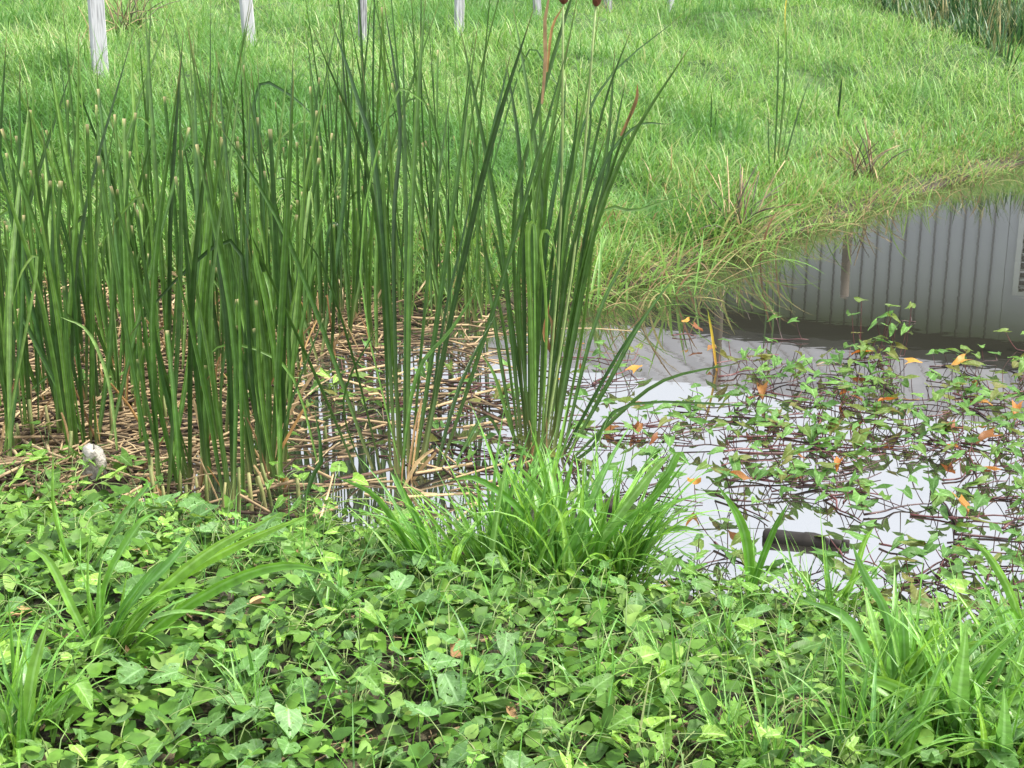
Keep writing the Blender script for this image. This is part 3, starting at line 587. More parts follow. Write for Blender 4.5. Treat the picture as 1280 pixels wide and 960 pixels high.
# the stand on the left: front row where the photo has it, the rest behind
front = [(8, 575), (38, 540), (98, 572), (82, 545), (160, 520), (214, 622), (252, 612), (288, 632), (345, 585), (318, 600), (190, 540), (120, 560), (338, 610), (268, 560)]
back = []
while len(back) < 40:
    p = (U(-110, 470), U(392, 520))
    if p[1] > 470 and p[0] > 380: continue
    if all((p[0]-q[0])**2/900+(p[1]-q[1])**2/220 > 1 for q in back): back.append(p)
back += [(300, 455), (325, 430), (350, 470), (372, 445), (395, 425), (410, 450), (340, 500), (365, 520), (385, 405), (430, 430), (310, 525), (20, 500), (60, 505)]
mid_back = [(548, 402), (578, 398), (440, 392), (418, 400), (560, 410), (505, 400), (468, 396), (600, 402)]
for n_, (px, py) in enumerate(front+back+mid_back):
    b = on_ground(px, py); isf = n_ < len(front); isb = n_ >= len(front)+len(back)
    if isb: lab, g = 'upright green cattail in the clump behind the tall middle ones', 'cattails behind the tall middle clumps'
    elif isf: lab, g = 'upright green cattail in the front row of the dense left stand', 'front row of the left cattail stand'
    else:
        w_ = 'at the left edge' if px < 60 else 'behind the foam chunk' if px < 170 else 'left of the middle gap' if px < 280 else 'right half' if px < 380 else 'nearest the tall middle cattails'
        d_ = 'rearmost row' if py < 425 else 'middle row' if py < 465 else 'second row'
        lab, g = 'upright green cattail in the left stand, '+d_+', '+w_, 'left cattail stand '+d_+' '+w_
    t = thing('cattail_plant', b, lab, 'cattail', g)
    if isf:
        rank = sorted(p[0] for p in front).index(px)
        t['label'] = ['leftmost', 'second', 'third', 'fourth', 'fifth', 'sixth', 'seventh', 'eighth', 'ninth', 'tenth', 'eleventh', 'twelfth', 'thirteenth', 'fourteenth'][rank]+(' upright green cattail' if rank == 0 else ' upright green cattail from the left')+' in the front row of the left stand'
    nb = random.randint(6, 8) if isf else (random.randint(8, 10) if isb else random.randint(4, 5))
    for _ in range(nb):
        cut = random.random() < (0.2 if isb else 0.45)
        h = (U(0.75, 1.75) if not isb else U(1.1, 2.15))*(0.8 if cut else 1.0)
        if cut and random.random() < .25: h *= .6
        mt = 'cattail_cut' if cut else ('cattail_pale' if random.random() < .30 else 'cattail')
        wild_blade(t, h, abs(random.gauss(0, 0.15)), U(0, 6.28), U(.012, .024) if not isb else U(.008, .016), mt, cut, .05)
    if not isb: dead_sheaths(t, 2)
# a few arched pale leaves among them
for fx, fy, pts, wd, lab in [(148, 580, [(136, 480), (110, 415), (75, 396)], .016, 'pale cattail leaf arching leftward over the straw'), (176, 560, [(172, 470), (185, 425), (212, 404)], .02, 'short pale cattail leaf bent over to the right'),
        (402, 600, [(370, 480), (330, 440), (280, 431), (255, 450)], .014, 'long pale leaf arching low across the straw'), (300, 470, [(296, 380), (300, 345), (322, 338), (336, 365)], .02, 'pale leaf hooked over like a cane among the left reeds'),
        (228, 470, [(236, 340), (250, 275), (285, 247)], .022, 'bright pale leaf bending right above the left reeds'), (320, 570, [(322, 525), (334, 507), (340, 540)], .02, 'small hooked pale leaf low in the left reeds'),
        (0, 520, [(60, 470), (118, 425)], .014, 'thin green leaf slanting up from the left edge'), (170, 600, [(225, 520), (280, 446)], .009, 'thin dry brown stalk slanting up in the left reeds'), (300, 250, [(240, 175), (225, 165)], .01, '')]:
    if not lab: continue
    b = on_ground(fx, fy); t = thing('bent_reed_leaf', b, lab, 'reed leaf'); px_blade(t, b, pts, -.1, wd, 'dead' if 'brown' in lab else 'cattail_pale', k=12)
# cut stumps
stump_spots = [(30, 560), (40, 556), (22, 566), (300, 640), (312, 636), (236, 640), (248, 636), (262, 640), (228, 632), (196, 636), (205, 640), (330, 634), (345, 630), (276, 640), (350, 612), (372, 640), (188, 630), (140, 545), (210, 540), (66, 552), (90, 590), (405, 560)]
for i, (px, py) in enumerate(stump_spots):
    b = on_ground(px+U(-4, 4), py+U(-4, 4)); v, f = [], []; h = U(.06, .2); a = U(0, 6.28); l = U(0, .25)
    tip = np.array([math.cos(a)*l*h, math.sin(a)*l*h, h]); tube(v, f, np.array([[0, 0, -.03], tip*.5, tip]), U(.007, .010), U(.004, .007), 6)
    tag(ob('cut_reed_stump', mesh('cut_reed_stump', v, f, 'stump'), None, b), 'short cut reed stump in the mud under the left reeds', 'reed stump', 'cut reed stumps')
# fallen stalks one can pick out
hand = [(10, 555, 60, 640), (30, 560, 85, 610), (90, 580, 150, 610), (60, 570, 72, 625), (350, 470, 425, 395), (430, 395, 415, 360), (0, 585, 40, 605), (425, 560, 395, 610), (130, 465, 200, 510), (170, 470, 215, 520), (395, 678, 420, 622), (250, 500, 330, 560), (185, 560, 205, 590), (690, 420, 800, 430)]
for i in range(150):
    if i < len(hand):
        a = on_ground(*hand[i][:2]); c = on_ground(*hand[i][2:])
    else:
        a = on_ground(U(-20, 640), U(385, 625))
        if mudness(a[0], a[1]) < U(0.05, .6) or sdist(a[0], a[1]) > 0: continue
        an = random.gauss(0, .9); l = U(.15, .5); c = a+np.array([math.cos(an)*l, math.sin(an)*l, 0])
    a = np.array([a[0], a[1], max(gz(a[0], a[1]), 0)+U(.012, .05)]); c = np.array([c[0], c[1], max(gz(c[0], c[1]), 0)+U(.012, .12)])
    v, f = [], []; mid = (a+c)/2+np.array([U(-.02, .02), U(-.02, .02), U(0, .02)]); r = U(.003, .0075); tube(v, f, bez([a-a, mid-a, c-a], 5), r, r*.6, 5)
    z_ = proj(a); lab = 'dry straw-coloured reed stalk lying in the litter at the far left' if z_[0] < 220 else 'dry straw-coloured reed stalk lying on the litter left of the tall cattails'
    tag(ob('dead_reed_stalk', mesh('dead_reed_stalk', v, f, 'straw'), None, a), lab, 'reed stalk', 'fallen reed stalks on the left' if z_[0] < 220 else 'fallen reed stalks by the tall cattails')

# ------------------------------------------------------------------ broad leaves
def leaf_mesh(name, kind, L_, mat, seed, cup=0.25, droop=0.5, ragged=1.0):
    rr = random.Random(seed); rows = 7; v, f, al, ac = [], [], [], []; cols = (-1, -.5, 0, .5, 1)
    for i in range(rows):
        u = i/(rows-1)
        if kind == 'heart': wd = .46*math.sin(math.pi*min(1, .16+.84*u)**.72)**.8*(1-.25*u)+.0; back = .16*(1-u)**3
        elif kind == 'round': wd = .42*math.sin(math.pi*min(1, .06+.92*u))**.6; back = .03*(1-u)**3
        elif kind == 'arrow': wd = (.40*(1-u)**.85+.05*math.sin(math.pi*u))+.004; back = .34*(1-u)**6
        elif kind == 'lance': wd = .20*math.sin(math.pi*min(1, .08+.91*u)**.7)**.8; back = .10*(1-u)**4
        else: wd = .26*math.sin(math.pi*min(1, .05+.94*u)**.85)**.9; back = 0
        if i == rows-1: wd = .01
        for c in cols:
            e = 1+rr.uniform(-.13, .10)*ragged
            x = c*wd*e*L_; yv = (u-back*abs(c)**1.5)*L_
            z = (cup*abs(c)*wd - droop*u*u*.45 + rr.uniform(-.012, .012)+.06*math.sin(6*u+3*c+seed)*abs(c))*L_
            v.append((x, yv, z)); al.append(u); ac.append(abs(c))
    for i in range(rows-1):
        for j in range(4): a = i*5+j; f.append((a, a+1, a+6, a+5))
    return mesh(name, v, f, mat, True, al, ac)
LV = {}
for kd, mt in (('heart', 'vine'), ('round', 'dusty'), ('arrow', 'vine'), ('heart2', 'dusty'), ('narrow', 'weed'), ('warrow', 'wvine'), ('wyellow', 'wyellow'), ('arrowp', 'vine'), ('lance', 'vine')):
    shape = {'heart2': 'heart', 'warrow': 'arrow', 'wyellow': 'arrow', 'arrowp': 'arrow'}.get(kd, kd)
    LV[kd] = [leaf_mesh('leaf', shape, 1.0, mt, 11*i+len(kd), cup=U(.05, .55) if kd != 'warrow' else U(.1, .5), droop=U(.0, .5)) for i in range(9)]

def zone(p):
    px, py = proj(p)
    c = 'at far left' if px < 220 else 'left of centre' if px < 470 else 'at centre' if px < 720 else 'right of centre' if px < 980 else 'at far right'
    r_ = 'by the water edge' if py < 725 else 'upper bank' if py < 790 else 'middle bank' if py < 860 else 'lower bank' if py < 920 else 'along the bottom edge'
    return c+', '+r_, c+' '+r_
def scatter_fg(n, mind, d0=2.75, d1=5.3, smin=-0.02, half=.42):
    out = []; tries = 0
    while len(out) < n and tries < n*60:
        tries += 1; D = math.sqrt(U(d0*d0, d1*d1)); x = U(-half, half)*D
        if float(sdist(np.array([x]), np.array([D]))[0]) < smin: continue
        if any((x-a)**2+(D-b)**2 < mind*mind for a, b in out): continue
        out.append((x, D))
    return out
def vine(b, kinds, nl, size, spread, hmin, hmax, name, label, cat, group, stem='greenstem'):
    t = thing(name, b, label, cat, group); v, f = [], []; a0 = U(0, 6.28)
    for i in range(nl):
        a = a0+i*2.4+U(-.4, .4); r = spread*math.sqrt(U(.05, 1)); h = U(hmin, hmax)
        p = np.array([math.cos(a)*r, math.sin(a)*r, h])
        tube(v, f, bez([np.array([0, 0, -.02]), np.array([p[0]*.35, p[1]*.35, h*.75]), p], 4), .0022, .0014, 3, False)
        s = size*U(.5, 1.25)
        ob('leaf', random.choice(LV[random.choice(kinds)]), t, p, (U(-.75, .5), U(-.55, .55), a-math.pi/2+U(-.9, .9)), (s*U(.8, 1.1), s*U(.9, 1.15), s))
    for _ in range(2):                                       # creeping runners along the soil
        a = U(0, 6.28); l = U(.12, .3); e = np.array([math.cos(a)*l, math.sin(a)*l, U(.0, .03)])
        tube(v, f, bez([np.array([0, 0, .004]), e*.4+np.array([U(-.03, .03), U(-.03, .03), U(.02, .05)]), e], 7), .0026, .0018, 4)
    ob('stem', mesh('stem', v, f, stem), t); return t
for (x, y) in scatter_fg(235, .065):
    b = np.array([x, y, max(gz(x, y), 0)]); ln, zg = zone(b); px, py = proj(b)
    spotted = random.random() < (.62 if 120 < px < 640 and py > 740 else .22)
    if spotted: vine(b, ['round', 'heart2'], random.randint(4, 6), .078, .12, .02, .12, 'spotted_leaf_vine', 'low vine with pale-spotted leaves '+ln, 'vine', 'spotted vines '+zg)
    else: vine(b, random.choice([['heart', 'arrow', 'lance'], ['heart'], ['arrowp', 'arrow', 'heart'], ['lance', 'arrow'], ['lance']]), random.randint(6, 9), U(.034, .068), .13, .02, .15, 'ground_vine', 'low vine with plain green leaves '+ln, 'vine', 'green vines '+zg)
for (px, py) in ((20, 606), (60, 598), (45, 628), (130, 620), (90, 612), (225, 560), (170, 625), (395, 480), (420, 500), (350, 620), (385, 655), (415, 640), (330, 560), (60, 575), (205, 600), (445, 520), (300, 500), (130, 500), (150, 600)):
    vine(on_ground(px, py), ['heart', 'arrow'], random.randint(4, 7), .06, .10, .03, .14, 'ground_vine', 'small green vine growing out of the straw under the left reeds', 'vine', 'green vines in the straw')
for (x, y) in scatter_fg(46, .12, 2.8, 5.2):
    b = np.array([x, y, max(gz(x, y), 0)]); ln, zg = zone(b)
    t = thing('leafy_weed', b, 'small upright weed with pointed leaves '+ln, 'weed', 'small weeds '+zg); h = U(.08, .17)
    v, f = [], []; tube(v, f, np.array([[0, 0, -.02], [U(-.01, .01), U(-.01, .01), h*.6], [U(-.02, .02), U(-.02, .02), h]]), .003, .0015, 4); top = np.array(v[-1]); ob('stem', mesh('stem', v, f, 'greenstem'), t)
    for k in range(10):
        zt = h*(.3+.7*k/9); a = k*2.2+U(-.3, .3); s = U(.032, .055)*(1.15-.5*k/9)
        ob('leaf', random.choice(LV['narrow']), t, (top[0]*zt/h, top[1]*zt/h, zt), (U(-.1, .6), U(-.2, .2), a), s)
LV['dead'] = [leaf_mesh('dead_leaf', k_, 1.0, 'dead', 5+i, cup=U(.5, 1.1), droop=U(-.8, .9)) for i, k_ in enumerate(('heart', 'lance', 'round', 'heart'))]
for i, (x, y) in enumerate(scatter_fg(24, .2, 2.85, 4.9)):
    b = np.array([x, y, max(gz(x, y), 0)+U(.02, .07)]); ln, zg = zone(b)
    o = ob('dead_leaf', random.choice(LV['dead']), None, b, (U(-.4, .4), U(-.4, .4), U(0, 6.28)), U(.035, .07))
    tag(o, 'curled brown dead leaf on the ground cover '+ln, 'leaf', 'dead leaves '+zg)
# small leaves below them, uncountable
def leaf_carpet(n):
    u = RNG.random(n); D = np.sqrt(2.7**2+u*(5.35**2-2.7**2)); x = (RNG.random(n)*2-1)*.43*D; s = sdist(x, D); k = s > 0.0; x, D, s = x[k], D[k], s[k]; n = len(x)
    dens = wob(x, D, 3.5)+RNG.normal(0, .5, n); k = dens > -.55; x, D = x[k], D[k]; n = len(x)
    c = np.stack([x, D, ground(x, D)+.008+.075*RNG.random(n)], 1)
    az = RNG.random(n)*6.283; pit = RNG.normal(.1, .4, n); rol = RNG.normal(0, .4, n); L_ = .022+.042*RNG.random(n)
    fw = np.stack([np.cos(az)*np.cos(pit), np.sin(az)*np.cos(pit), np.sin(pit)], 1); sd2 = np.stack([-np.sin(az)*np.cos(rol), np.cos(az)*np.cos(rol), np.sin(rol)], 1); up = np.cross(fw, sd2)
    V = []
    for (u_, w_, z_) in ((0, 0, 0), (.12, .34, .08), (.12, -.34, .08), (.45, .40, .10), (.45, 0, 0), (.45, -.40, .10), (.8, .2, -.02), (.8, -.2, -.02), (1.05, 0, -.16)):
        V.append(c+L_[:, None]*(fw*u_+sd2*w_+up*z_))
    V = np.stack(V, 1).reshape(-1, 3); b = (np.arange(n)*9)[:, None]
    q = np.concatenate([b+np.array([[0, 4, 3, 1]]), b+np.array([[0, 2, 5, 4]]), b+np.array([[4, 8, 6, 3]]), b+np.array([[4, 5, 7, 8]])], 0)
    tag(ob('leaf_carpet', np_mesh('leaf_carpet', V, q, None, 'carpet')), 'dense carpet of small green leaves under the bank plants', 'ground cover', kind='stuff')
leaf_carpet(12500)
n = 6000; u = RNG.random(n); D = np.sqrt(2.7**2+u*(5.3**2-2.7**2)); x = (RNG.random(n)*2-1)*.43*D; k = (sdist(x, D) > -.02) & (wob(x*1.5+3, D*1.5)+RNG.normal(0, .3, n)+.35*x > 0.0); x, D = x[k], D[k]; n = len(x)
grass('low_grass', np.stack([x, D, ground(x, D)-.01], 1), RNG.random(n)*6.28, .07+.24*RNG.random(n)**1.5, .1+.7*RNG.random(n), .3+1.5*RNG.random(n), .002+.005*RNG.random(n), 'tuft_fill', 'fine low grass growing through the bank plants', seg=5, cat='grass')
# litter on the near bank
n = 1800; u = RNG.random(n); D = np.sqrt(2.7**2+u*(5.3**2-2.7**2)); x = (RNG.random(n)*2-1)*.43*D; k = sdist(x, D) > -.05; x, D = x[k], D[k]; n = len(x)
ln = .03+.16*RNG.random(n)**2; az = RNG.random(n)*6.28; d = np.stack([np.cos(az), np.sin(az), RNG.normal(0, .08, n)], 1)*ln[:, None]/2; c = np.stack([x, D, ground(x, D)+.006+.012*RNG.random(n)], 1); wv = (.0012+.003*RNG.random(n))[:, None]
sv = np.stack([-np.sin(az), np.cos(az), np.zeros(n)], 1)*wv; uv = np.array([0, 0, 1.])*wv
V = np.stack([c-d-sv-uv*.5, c-d+sv-uv*.5, c-d+uv, c+d-sv-uv*.5, c+d+sv-uv*.5, c+d+uv], 1).reshape(-1, 3); b = (np.arange(n)*6)[:, None]
q = np.concatenate([b+np.array([[0, 1, 4, 3]]), b+np.array([[1, 2, 5, 4]]), b+np.array([[2, 0, 3, 5]])], 0)
tag(ob('bank_litter', np_mesh('bank_litter', V, q, None, 'straw_litter')), 'brown dry bits on the soil between the bank plants', 'litter', kind='stuff')

# ------------------------------------------------------------------ grass tufts in front
TB = []
for i in range(16):
    curl = U(.15, 2.3); lean = U(.02, .65); p = np.zeros(3); path = [p.copy()]; a = lean
    for k in range(9): p = p+np.array([0, math.sin(a), math.cos(a)])/9; path.append(p.copy()); a += curl/9*(.4+1.2*k/9)
    TB.append(blade_mesh('blade', np.array(path), .020+.012*(i % 4), 'tuft', np.array([0, -1, .35]), .3, False, lambda t: (.55+.45*min(1, t/.2))*(1 if t < .25 else max(.02, 1-((t-.25)/.75)**1.25))))
def tuft(px, py, nb, lmin, lmax, label, group=None, bias=None, spread=.05, extra=(), wide=1.0):
    b = on_ground(px, py); t = thing('grass_tuft', b, label, 'grass tuft', group)
    for i in range(int(nb*2.4)):
        a = U(0, 6.28)
        if bias is not None and random.random() < .6: a = bias+random.gauss(0, .5)
        s = U(lmin, lmax); r = spread*math.sqrt(random.random()); c = U(0, 6.28)
        ob('blade', random.choice(TB), t, (r*math.cos(c), r*math.sin(c), -.015), (U(-.2, .2), U(-.2, .2), a), (s*U(.5, 1.1)*wide*(1.5 if random.random() < .2 else 1), s, s*U(.9, 1.2)))
    for pts, wd in extra: px_blade(t, b+np.array([U(-.02, .02), U(-.02, .02), -.01]), pts, U(-.1, .1), wd*1.45, 'tuft', name='blade', k=12)
    return t
RT = -math.pi/2; LT = math.pi/2      # blade mesh bends along +Y: rz=-90 leans right
tuft(128, 838, 16, .2, .42, 'big grass tuft at lower left with long blades leaning right', None, RT, .05, wide=1.5, extra=[([(180, 760), (260, 690), (352, 640)], .026), ([(200, 740), (300, 680), (395, 640)], .022), ([(200, 780), (290, 725), (360, 706), (420, 718)], .026), ([(130, 740), (170, 660), (196, 640)], .02),
      ([(160, 760), (215, 700), (240, 665)], .022), ([(90, 760), (60, 700), (30, 680)], .018), ([(165, 810), (230, 800), (290, 812)], .016), ([(150, 770), (185, 720), (205, 700)], .018)])
tuft(30, 940, 22, .2, .42, 'grass tuft filling the bottom left corner', None, None, .07, [([(40, 850), (62, 770)], .024), ([(20, 860), (10, 740)], .018), ([(70, 880), (110, 860), (150, 900)], .014)])
tuft(-40, 860, 14, .2, .4, 'grass tuft cut by the left edge of the picture', None, RT, .06)
tuft(690, 742, 52, .26, .60, 'largest bright grass tuft in the middle in front of the cattails', 'middle grass tufts', None, .15,
     [([(690, 640), (640, 572)], .022), ([(700, 640), (718, 566)], .02), ([(760, 660), (815, 590), (840, 566)], .024), ([(770, 660), (820, 620), (862, 570)], .02), ([(660, 650), (600, 600), (560, 600)], .018), ([(740, 680), (790, 640), (840, 650)], .02)])
tuft(775, 733, 34, .24, .55, 'bright grass tuft with wide blades, right end of the middle row', 'middle grass tufts', RT, .07, [([(800, 650), (835, 590), (848, 566), (862, 582)], .026), ([(800, 690), (840, 660), (880, 665)], .018)])
tuft(615, 730, 30, .24, .55, 'grass tuft left of the largest middle tuft', 'middle grass tufts', None, .07)
tuft(545, 745, 16, .22, .48, 'darker grass tuft with blades leaning left, left end of the middle row', 'middle grass tufts', LT, .06, [([(510, 680), (470, 620), (420, 596)], .02), ([(530, 670), (500, 610), (488, 590)], .018), ([(480, 722), (430, 700), (400, 700)], .02)])
tuft(1025, 790, 20, .18, .36, 'grass tuft at the water edge near the floating brown bottle', None, None, .06, [([(1060, 740), (1080, 680), (1092, 660)], .016)])
tuft(938, 770, 4, .15, .3, 'pair of broad pale blades standing against the white water', None, None, .02, [([(936, 700), (925, 650), (897, 606)], .026), ([(945, 720), (968, 660), (986, 628)], .018)])
tuft(1125, 905, 20, .2, .42, 'large grass tuft at lower right with arching broad blades', 'lower right grass tufts', None, .07, wide=1.5, extra=[([(1112, 780), (1082, 720), (1065, 680)], .018), ([(1095, 850), (1060, 775), (1000, 748)], .026), ([(1150, 830), (1165, 790), (1172, 778)], .03), ([(1130, 800), (1128, 760)], .02), ([(1150, 850), (1200, 810), (1250, 800)], .022), ([(1090, 880), (1040, 860), (960, 870)], .016)])
tuft(1185, 950, 24, .2, .44, 'bright grass tuft at the bottom right with upright yellow-green blades', 'lower right grass tufts', None, .07, wide=1.5, extra=[([(1205, 880), (1240, 820), (1278, 786)], .024), ([(1150, 880), (1100, 850), (1070, 858)], .026), ([(1235, 900), (1275, 870), (1300, 880)], .02)])
tuft(1285, 850, 18, .2, .42, 'grass tuft at the right edge of the bank', 'lower right grass tufts', LT, .06, [([(1270, 760), (1240, 700), (1215, 675)], .02), ([(1280, 800), (1265, 765), (1245, 770)], .016)])
tuft(1080, 965, 22, .18, .36, 'grass tuft of thin upright blades at the bottom edge, right of centre', 'lower right grass tufts', None, .08)
tuft(935, 960, 18, .16, .3, 'low grass tuft at the bottom edge below the fallen stalk', None, None, .08)
tuft(1260, 965, 22, .2, .4, 'grass tuft filling the bottom right corner', 'lower right grass tufts', None, .08, wide=1.4)
tuft(1360, 930, 16, .2, .4, 'grass tuft cropped by the right edge of the picture', 'lower right grass tufts', LT, .08)
tuft(585, 905, 9, .14, .28, 'small grass tuft among spotted leaves near the bottom centre', None, None, .04)
tuft(740, 890, 10, .14, .28, 'small grass tuft beside the fallen stalk', None, None, .05)
tuft(100, 735, 9, .14, .28, 'small thin grass tuft above the big lower left tuft', None, None, .05, [([(70, 650), (66, 560)], .01), ([(150, 650), (185, 605), (160, 594)], .014)])
tuft(830, 880, 9, .14, .28, 'small grass tuft right of the fallen stalk middle', None, None, .05)
tuft(420, 790, 8, .12, .26, 'small grass tuft at the open brown patch left of centre', None, None, .04)
tuft(1180, 840, 12, .16, .34, 'grass tuft between the lower right vines and the water', None, None, .05)
tuft(900, 840, 10, .14, .3, 'small grass tuft on the right below the white water', None, None, .05)
tuft(310, 900, 9, .14, .24, 'small grass tuft among spotted leaves at the bottom left', None, None, .05)
# long grass tufts hanging over the far edge
TB2 = []
for i in range(12):
    curl = U(.3, 1.5); lean = U(.25, 1.0); p = np.zeros(3); path = [p.copy()]; a = lean; wv_ = U(-.25, .25)
    for k in range(8): p = p+np.array([wv_*k/8*.6, math.sin(a), math.cos(a)])/8; path.append(p.copy()); a += curl/8
    TB2.append(blade_mesh('blade', np.array(path), U(.014, .03), 'bankblade', np.array([0, -1, .35]), .3))
edge = [(760, 392, 'by the dense cattail'), (810, 372, 'second along from the dense cattail'), (850, 356, 'above the first open water'), (890, 338, 'above the yellow reed leaf'), (925, 326, 'below the sparse cattail'), (960, 314, 'under the brown dead heap'), (1000, 300, 'where the open grey water begins'), (1040, 288, 'left of the shorter mirrored pole'), (1075, 276, 'right of the shorter mirrored pole'), (1110, 264, 'at the bulge of the far bank'), (1150, 250, 'right of the bank bulge'), (1195, 236, 'before the mirrored wall'), (1240, 222, 'second from the right edge'), (1290, 208, 'at the right edge')]
for px, py, lab in edge:
    b = on_ground(px+U(-8, 8), py-6); t = thing('bank_grass_tuft', b, 'long drooping grass tuft on the far water edge, '+lab, 'grass tuft', 'tufts hanging over the far bank')
    for k in range(32):
        a = math.pi+.5+random.gauss(0, 1.0); q_ = U(.22, .62)*(1 if px < 1000 else .7); r = .16*math.sqrt(random.random()); c = U(0, 6.28)
        ob('blade', random.choice(TB2), t, (r*math.cos(c)*1.6, r*math.sin(c), -.02), (U(-.15, .15), 0, a), (q_, q_, q_*U(.7, 1.1)))
# the pale stalk lying across the leaves
a = on_ground(655, 952)+np.array([0, 0, .05]); c = on_ground(985, 828)+np.array([0, 0, .09]); v, f = [], []
tube(v, f, bez([a-a, (c-a)/2+np.array([0, 0, .02]), c-a], 8), .007, .004, 6)
tag(ob('fallen_stalk', mesh('fallen_stalk', v, f, 'greenstem'), None, a), 'long pale green stalk lying diagonally across the front leaves', 'stalk')

# ------------------------------------------------------------------ water vines
def water_vine(px, py, ang, L_, nl, label, group, size=.06, yel=.08, hi=(.03, .10)):
    b = at(px, py, 0.004); t = thing('water_vine', b, label, 'water vine', group); v, f = [], []
    d = np.array([math.cos(ang), math.sin(ang), 0]); s = np.array([-d[1], d[0], 0])
    P = [d*L_*(k/4-.5)+s*U(-.035, .035)*L_*2+np.array([0, 0, U(.0, .012)]) for k in range(5)]
    path = bez(P, 12); tube(v, f, path, U(.0028, .0058), .002, 5)
    for i in range(nl):
        q = path[min(11, int(12*(i+U(.1, .9))/nl))]; h = U(*hi); a = U(0, 6.28); o = np.array([math.cos(a), math.sin(a), 0])*U(.01, .07)
        p = q+o+np.array([0, 0, h]); tube(v, f, bez([q, q+o*.55+np.array([0, 0, h*.45]), p], 4), .0022, .0016, 3, False)
        kd = 'wyellow' if random.random() < yel else 'warrow'; sz = size*U(.6, 1.15)
        ob('leaf', random.choice(LV[kd]), t, p, (U(-.45, .35), U(-.4, .4), a-math.pi/2+U(-.8, .8)), (sz*U(.7, 1.1), sz, sz*U(.8, 1.8)))
    ob('stem', mesh('stem', v, f, 'redstem'), t)
spots = []
def dens(px, py):
    lo = 448
    shore = np.interp(px, [p[0] for p in NEAR], [p[1] for p in NEAR])
    if py < lo or py > shore-2: return 0
    v_ = .7 if py < 640 else .5
    if px > 1180: v_ += .15
    if py > 690 and px > 1080: v_ = .95
    if py < 490: v_ *= .45
    if abs(px-1004) < 75 and abs(py-682) < 26: return 0
    return v_
tries = 0
while len(spots) < 165 and tries < 20000:
    tries += 1; D = math.sqrt(U(4.0**2, 7.9**2)); x = U(.15, .44)*D if random.random() < .9 else U(-.05, .15)*D; px, py = proj((x, D, 0))
    if random.random() > dens(px, py): continue
    if any((x-a)**2+((D-b)*.9)**2 < .10**2 for a, b in spots): continue
    spots.append((x, D))
for (x, D) in spots:
    px, py = proj((x, D, 0))
    c = 'left' if px < 900 else ('middle' if px < 1040 else 'midright' if px < 1170 else 'right'); r_ = 'far' if py < 500 else ('farmid' if py < 560 else 'central' if py < 630 else 'nearmid' if py < 700 else 'near')
    lab = {'left': 'beside the tall cattails', 'middle': 'in the open middle', 'midright': 'right of the middle', 'right': 'at the right edge'}[c]+{'far': ', farthest band', 'farmid': ', second band from far', 'central': ', central band', 'nearmid': ', second band from near', 'near': ', nearest band'}[r_]
    sparse = 640 < py < 700
    water_vine(px, py, random.gauss(0, .8), U(.14, .42), random.randint(2, 4) if sparse else random.randint(4, 7), 'red-stemmed floating vine with arrow leaves '+lab, 'water vines '+lab.replace(',', ''), .070, .035 if py < 560 else .02)
# knot of upright shoots and named ones
water_vine(1100, 448, .2, .25, 12, 'tallest upright bunch of water vine shoots at the far vine edge', None, .07, .05, (.08, .30))
water_vine(985, 425, 0, .2, 2, 'lone pair of water vine leaves before the dark eave reflection', None, .06, 0, (.06, .12))
water_vine(1135, 402, 0, .08, 1, 'single green water vine leaf sticking up farthest out', None, .06, 0, (.05, .08))
water_vine(855, 420, 0, .12, 2, 'orange-leaved water vine beside the single yellow reed', None, .065, 1, (.05, .10))
water_vine(785, 545, .2, .15, 3, 'orange dying water vine leaves right of the dense cattail', None, .075, 1, (.01, .04))
for (px, py) in ((440, 470), (400, 490), (420, 520), (560, 470), (600, 480), (470, 450), (630, 500), (520, 530), (480, 500), (700, 470), (745, 450), (760, 480)):
    water_vine(px, py, random.gauss(0, .4), U(.2, .4), random.randint(3, 5), 'small green water vine growing between the tall cattails', 'water vines between the cattails', .065, .06, (.02, .09))
# bare red and grey stems floating
for i in range(84):
    px, py = (U(560, 1330), U(410, 770)) if i < 28 else (U(370, 700), U(415, 600))
    if px < 860 and py > 640: continue
    if py > np.interp(px, [p[0] for p in NEAR], [p[1] for p in NEAR])-12: continue
    b = at(px, py, .003); an = random.gauss(0, .5); L_ = U(.10, .38); d = np.array([math.cos(an), math.sin(an), 0]); v, f = [], []
    tube(v, f, bez([-d*L_/2, np.array([0, U(-.05, .05), .006]), d*L_/2], 7), U(.002, .0042), .0015, 5)
    pale = py < 470 and random.random() < .7
    tag(ob('bare_vine', mesh('bare_vine', v, f, 'straw' if pale else 'redstem'), None, b), 'pale dry stem floating at the far edge of the water vines' if pale else 'bare dark red stem floating flat among the water vines', 'vine', 'pale floating stems' if pale else 'dark red floating stems')

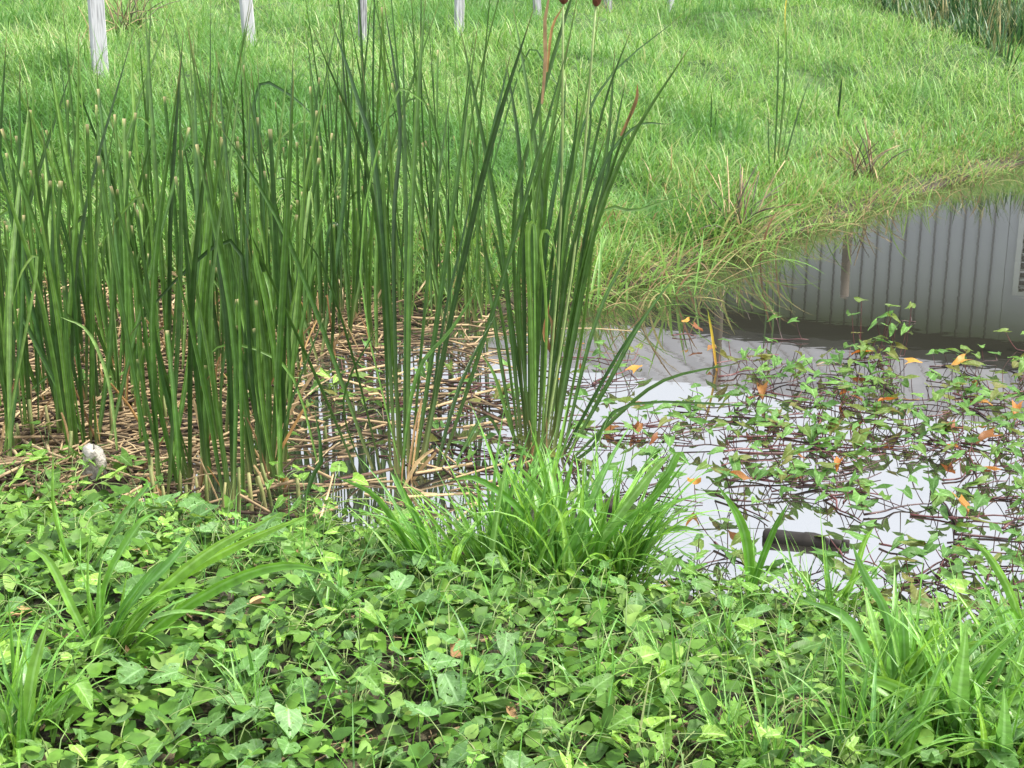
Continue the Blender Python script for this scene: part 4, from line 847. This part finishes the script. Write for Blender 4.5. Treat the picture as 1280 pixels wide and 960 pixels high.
# ------------------------------------------------------------------ things lying about
def lump(name, px, py, rx, ry, rz, mat, label, cat, jag=.18, sink=.25):
    b = on_ground(px, py); v, f = [], []; n1, n2 = 12, 18; rr = random.Random(px); q_ = [[rr.uniform(-1, 1) for _ in range(6)] for _ in range(6)]
    for i in range(n1+1):
        th = math.pi*i/n1
        for j in range(n2):
            ph = 2*math.pi*j/n2; k = 1+jag*(.7*math.sin(3*th+q_[0][0]*3+2*math.sin(ph+q_[1][0]*3))+.5*math.sin(4*ph+5*th+q_[2][0]*3))+rr.uniform(-jag, jag)*.3; c = math.copysign(abs(math.cos(th))**.7, math.cos(th)); s = math.sin(th)**.7 if math.sin(th) > 0 else 0
            v.append((rx*s*math.cos(ph)*k, ry*s*math.sin(ph)*k, rz*(1+c*k)))
    for i in range(n1):
        for j in range(n2): f.append((i*n2+j, i*n2+(j+1) % n2, i*n2+n2+(j+1) % n2, i*n2+n2+j))
    return tag(ob(name, mesh(name, v, f, mat, True), None, b-np.array([0, 0, rz*sink]), (0, R(-8), U(0, 3))), label, cat)
lump('foam_chunk', 117, 600, .046, .042, .075, 'foam', 'pale pitted foam chunk standing in the straw under the left reeds', 'foam chunk')
lump('white_scrap', 150, 634, .03, .022, .026, 'white', 'small white scrap on the mud, left of its pair', 'scrap', .2)
lump('white_scrap', 175, 632, .024, .02, .022, 'white', 'small white scrap on the mud, right of its pair', 'scrap', .2)
lump('pink_scrap', 149, 590, .012, .010, .026, 'pink', 'small upright pink scrap beside the foam chunk', 'scrap', .15)
lump('yellow_leaf_clump', 355, 612, .022, .012, .03, 'wyellow', 'crumpled orange-yellow leaf at the foot of the left reeds', 'leaf', .25)
lump('wood_chunk', 768, 640, .035, .03, .028, 'darkwood', 'dark wet wood chunk behind the middle grass tuft', 'wood chunk', .12)
# floating bottle: body, shoulder, neck, lip
b = at(1004, 676, 0.006); bt = thing('floating_bottle', b, 'dark brown bottle lying half sunk among the red stems', 'bottle', rotz=R(-14))
def lathe(prof, n=16):
    v, f = [], []
    for x_, r_ in prof:
        for j in range(n): a = 2*math.pi*j/n; v.append((x_, r_*math.cos(a), r_*math.sin(a)))
    for i in range(len(prof)-1):
        for j in range(n): f.append((i*n+j, i*n+n+j, i*n+n+(j+1) % n, i*n+(j+1) % n))
    f += [tuple(range(n)), tuple(reversed(range((len(prof)-1)*n, len(prof)*n)))]
    return v, f
v, f = lathe([(-.135, .018), (-.132, .026), (-.122, .031), (-.06, .030), (-.055, .0285), (.0, .0285), (.005, .031), (.035, .031), (.055, .027), (.075, .019), (.085, .0155)]); ob('body', mesh('body', v, f, 'bottle'), bt)
v, f = lathe([(.086, .0155), (.12, .0145), (.128, .0145)]); ob('neck', mesh('neck', v, f, 'bottle'), bt)
v, f = lathe([(.129, .018), (.150, .018), (.152, .015)]); ob('cap', mesh('cap', v, f, 'darkwood'), bt)
# log and dry brush at the top left
a = on_ground(50, 18)+np.array([0, 0, .20]); c = on_ground(122, 24)+np.array([0, 0, .22]); v, f = [], []
tube(v, f, bez([a-a, (c-a)*.5+np.array([0, 0, .015]), c-a], 6), .035, .03, 7); tag(ob('bleached_log', mesh('bleached_log', v, f, 'straw'), None, a), 'pale bleached log lying in the grass at the top left', 'log')
def brush(px, py, n, h, label, mats=('straw',)):
    b = on_ground(px, py); t = thing('dry_brush', b, label, 'dry brush')
    for i in range(n):
        a = U(0, 6.28); l = U(.2, 1.35); L_ = h*U(.5, 1.2); b0 = np.array([U(-.12, .12), U(-.12, .12), -.02])
        tip = b0+np.array([math.cos(a)*math.sin(l), math.sin(a)*math.sin(l), math.cos(l)])*L_; v, f = [], []
        tube(v, f, bez([b0, (b0+tip)/2+np.array([0, 0, .12*L_]), tip], 5), .006, .003, 4); ob('twig', mesh('twig', v, f, random.choice(mats)), t)
brush(105, 78, 26, .45, 'dry straw brush around the foot of the nearest fence post')
brush(160, 36, 30, .6, 'dry straw twigs right of the nearest fence post', ('straw', 'brownwood'))
brush(178, 8, 26, .4, 'dark brushy heap at the top left between the first posts', ('darkwood', 'brownwood'))
brush(35, 5, 18, .35, 'dark brushy heap at the top left corner', ('darkwood', 'brownwood'))
brush(760, 22, 12, .28, 'dry straw ring around the stubby far post')
brush(925, 296, 34, .5, 'brown dead grass heap on the far bank over the water', ('straw', 'brownwood'))
brush(1075, 222, 24, .4, 'brown dead grass patch farther right along the far bank', ('straw', 'brownwood'))
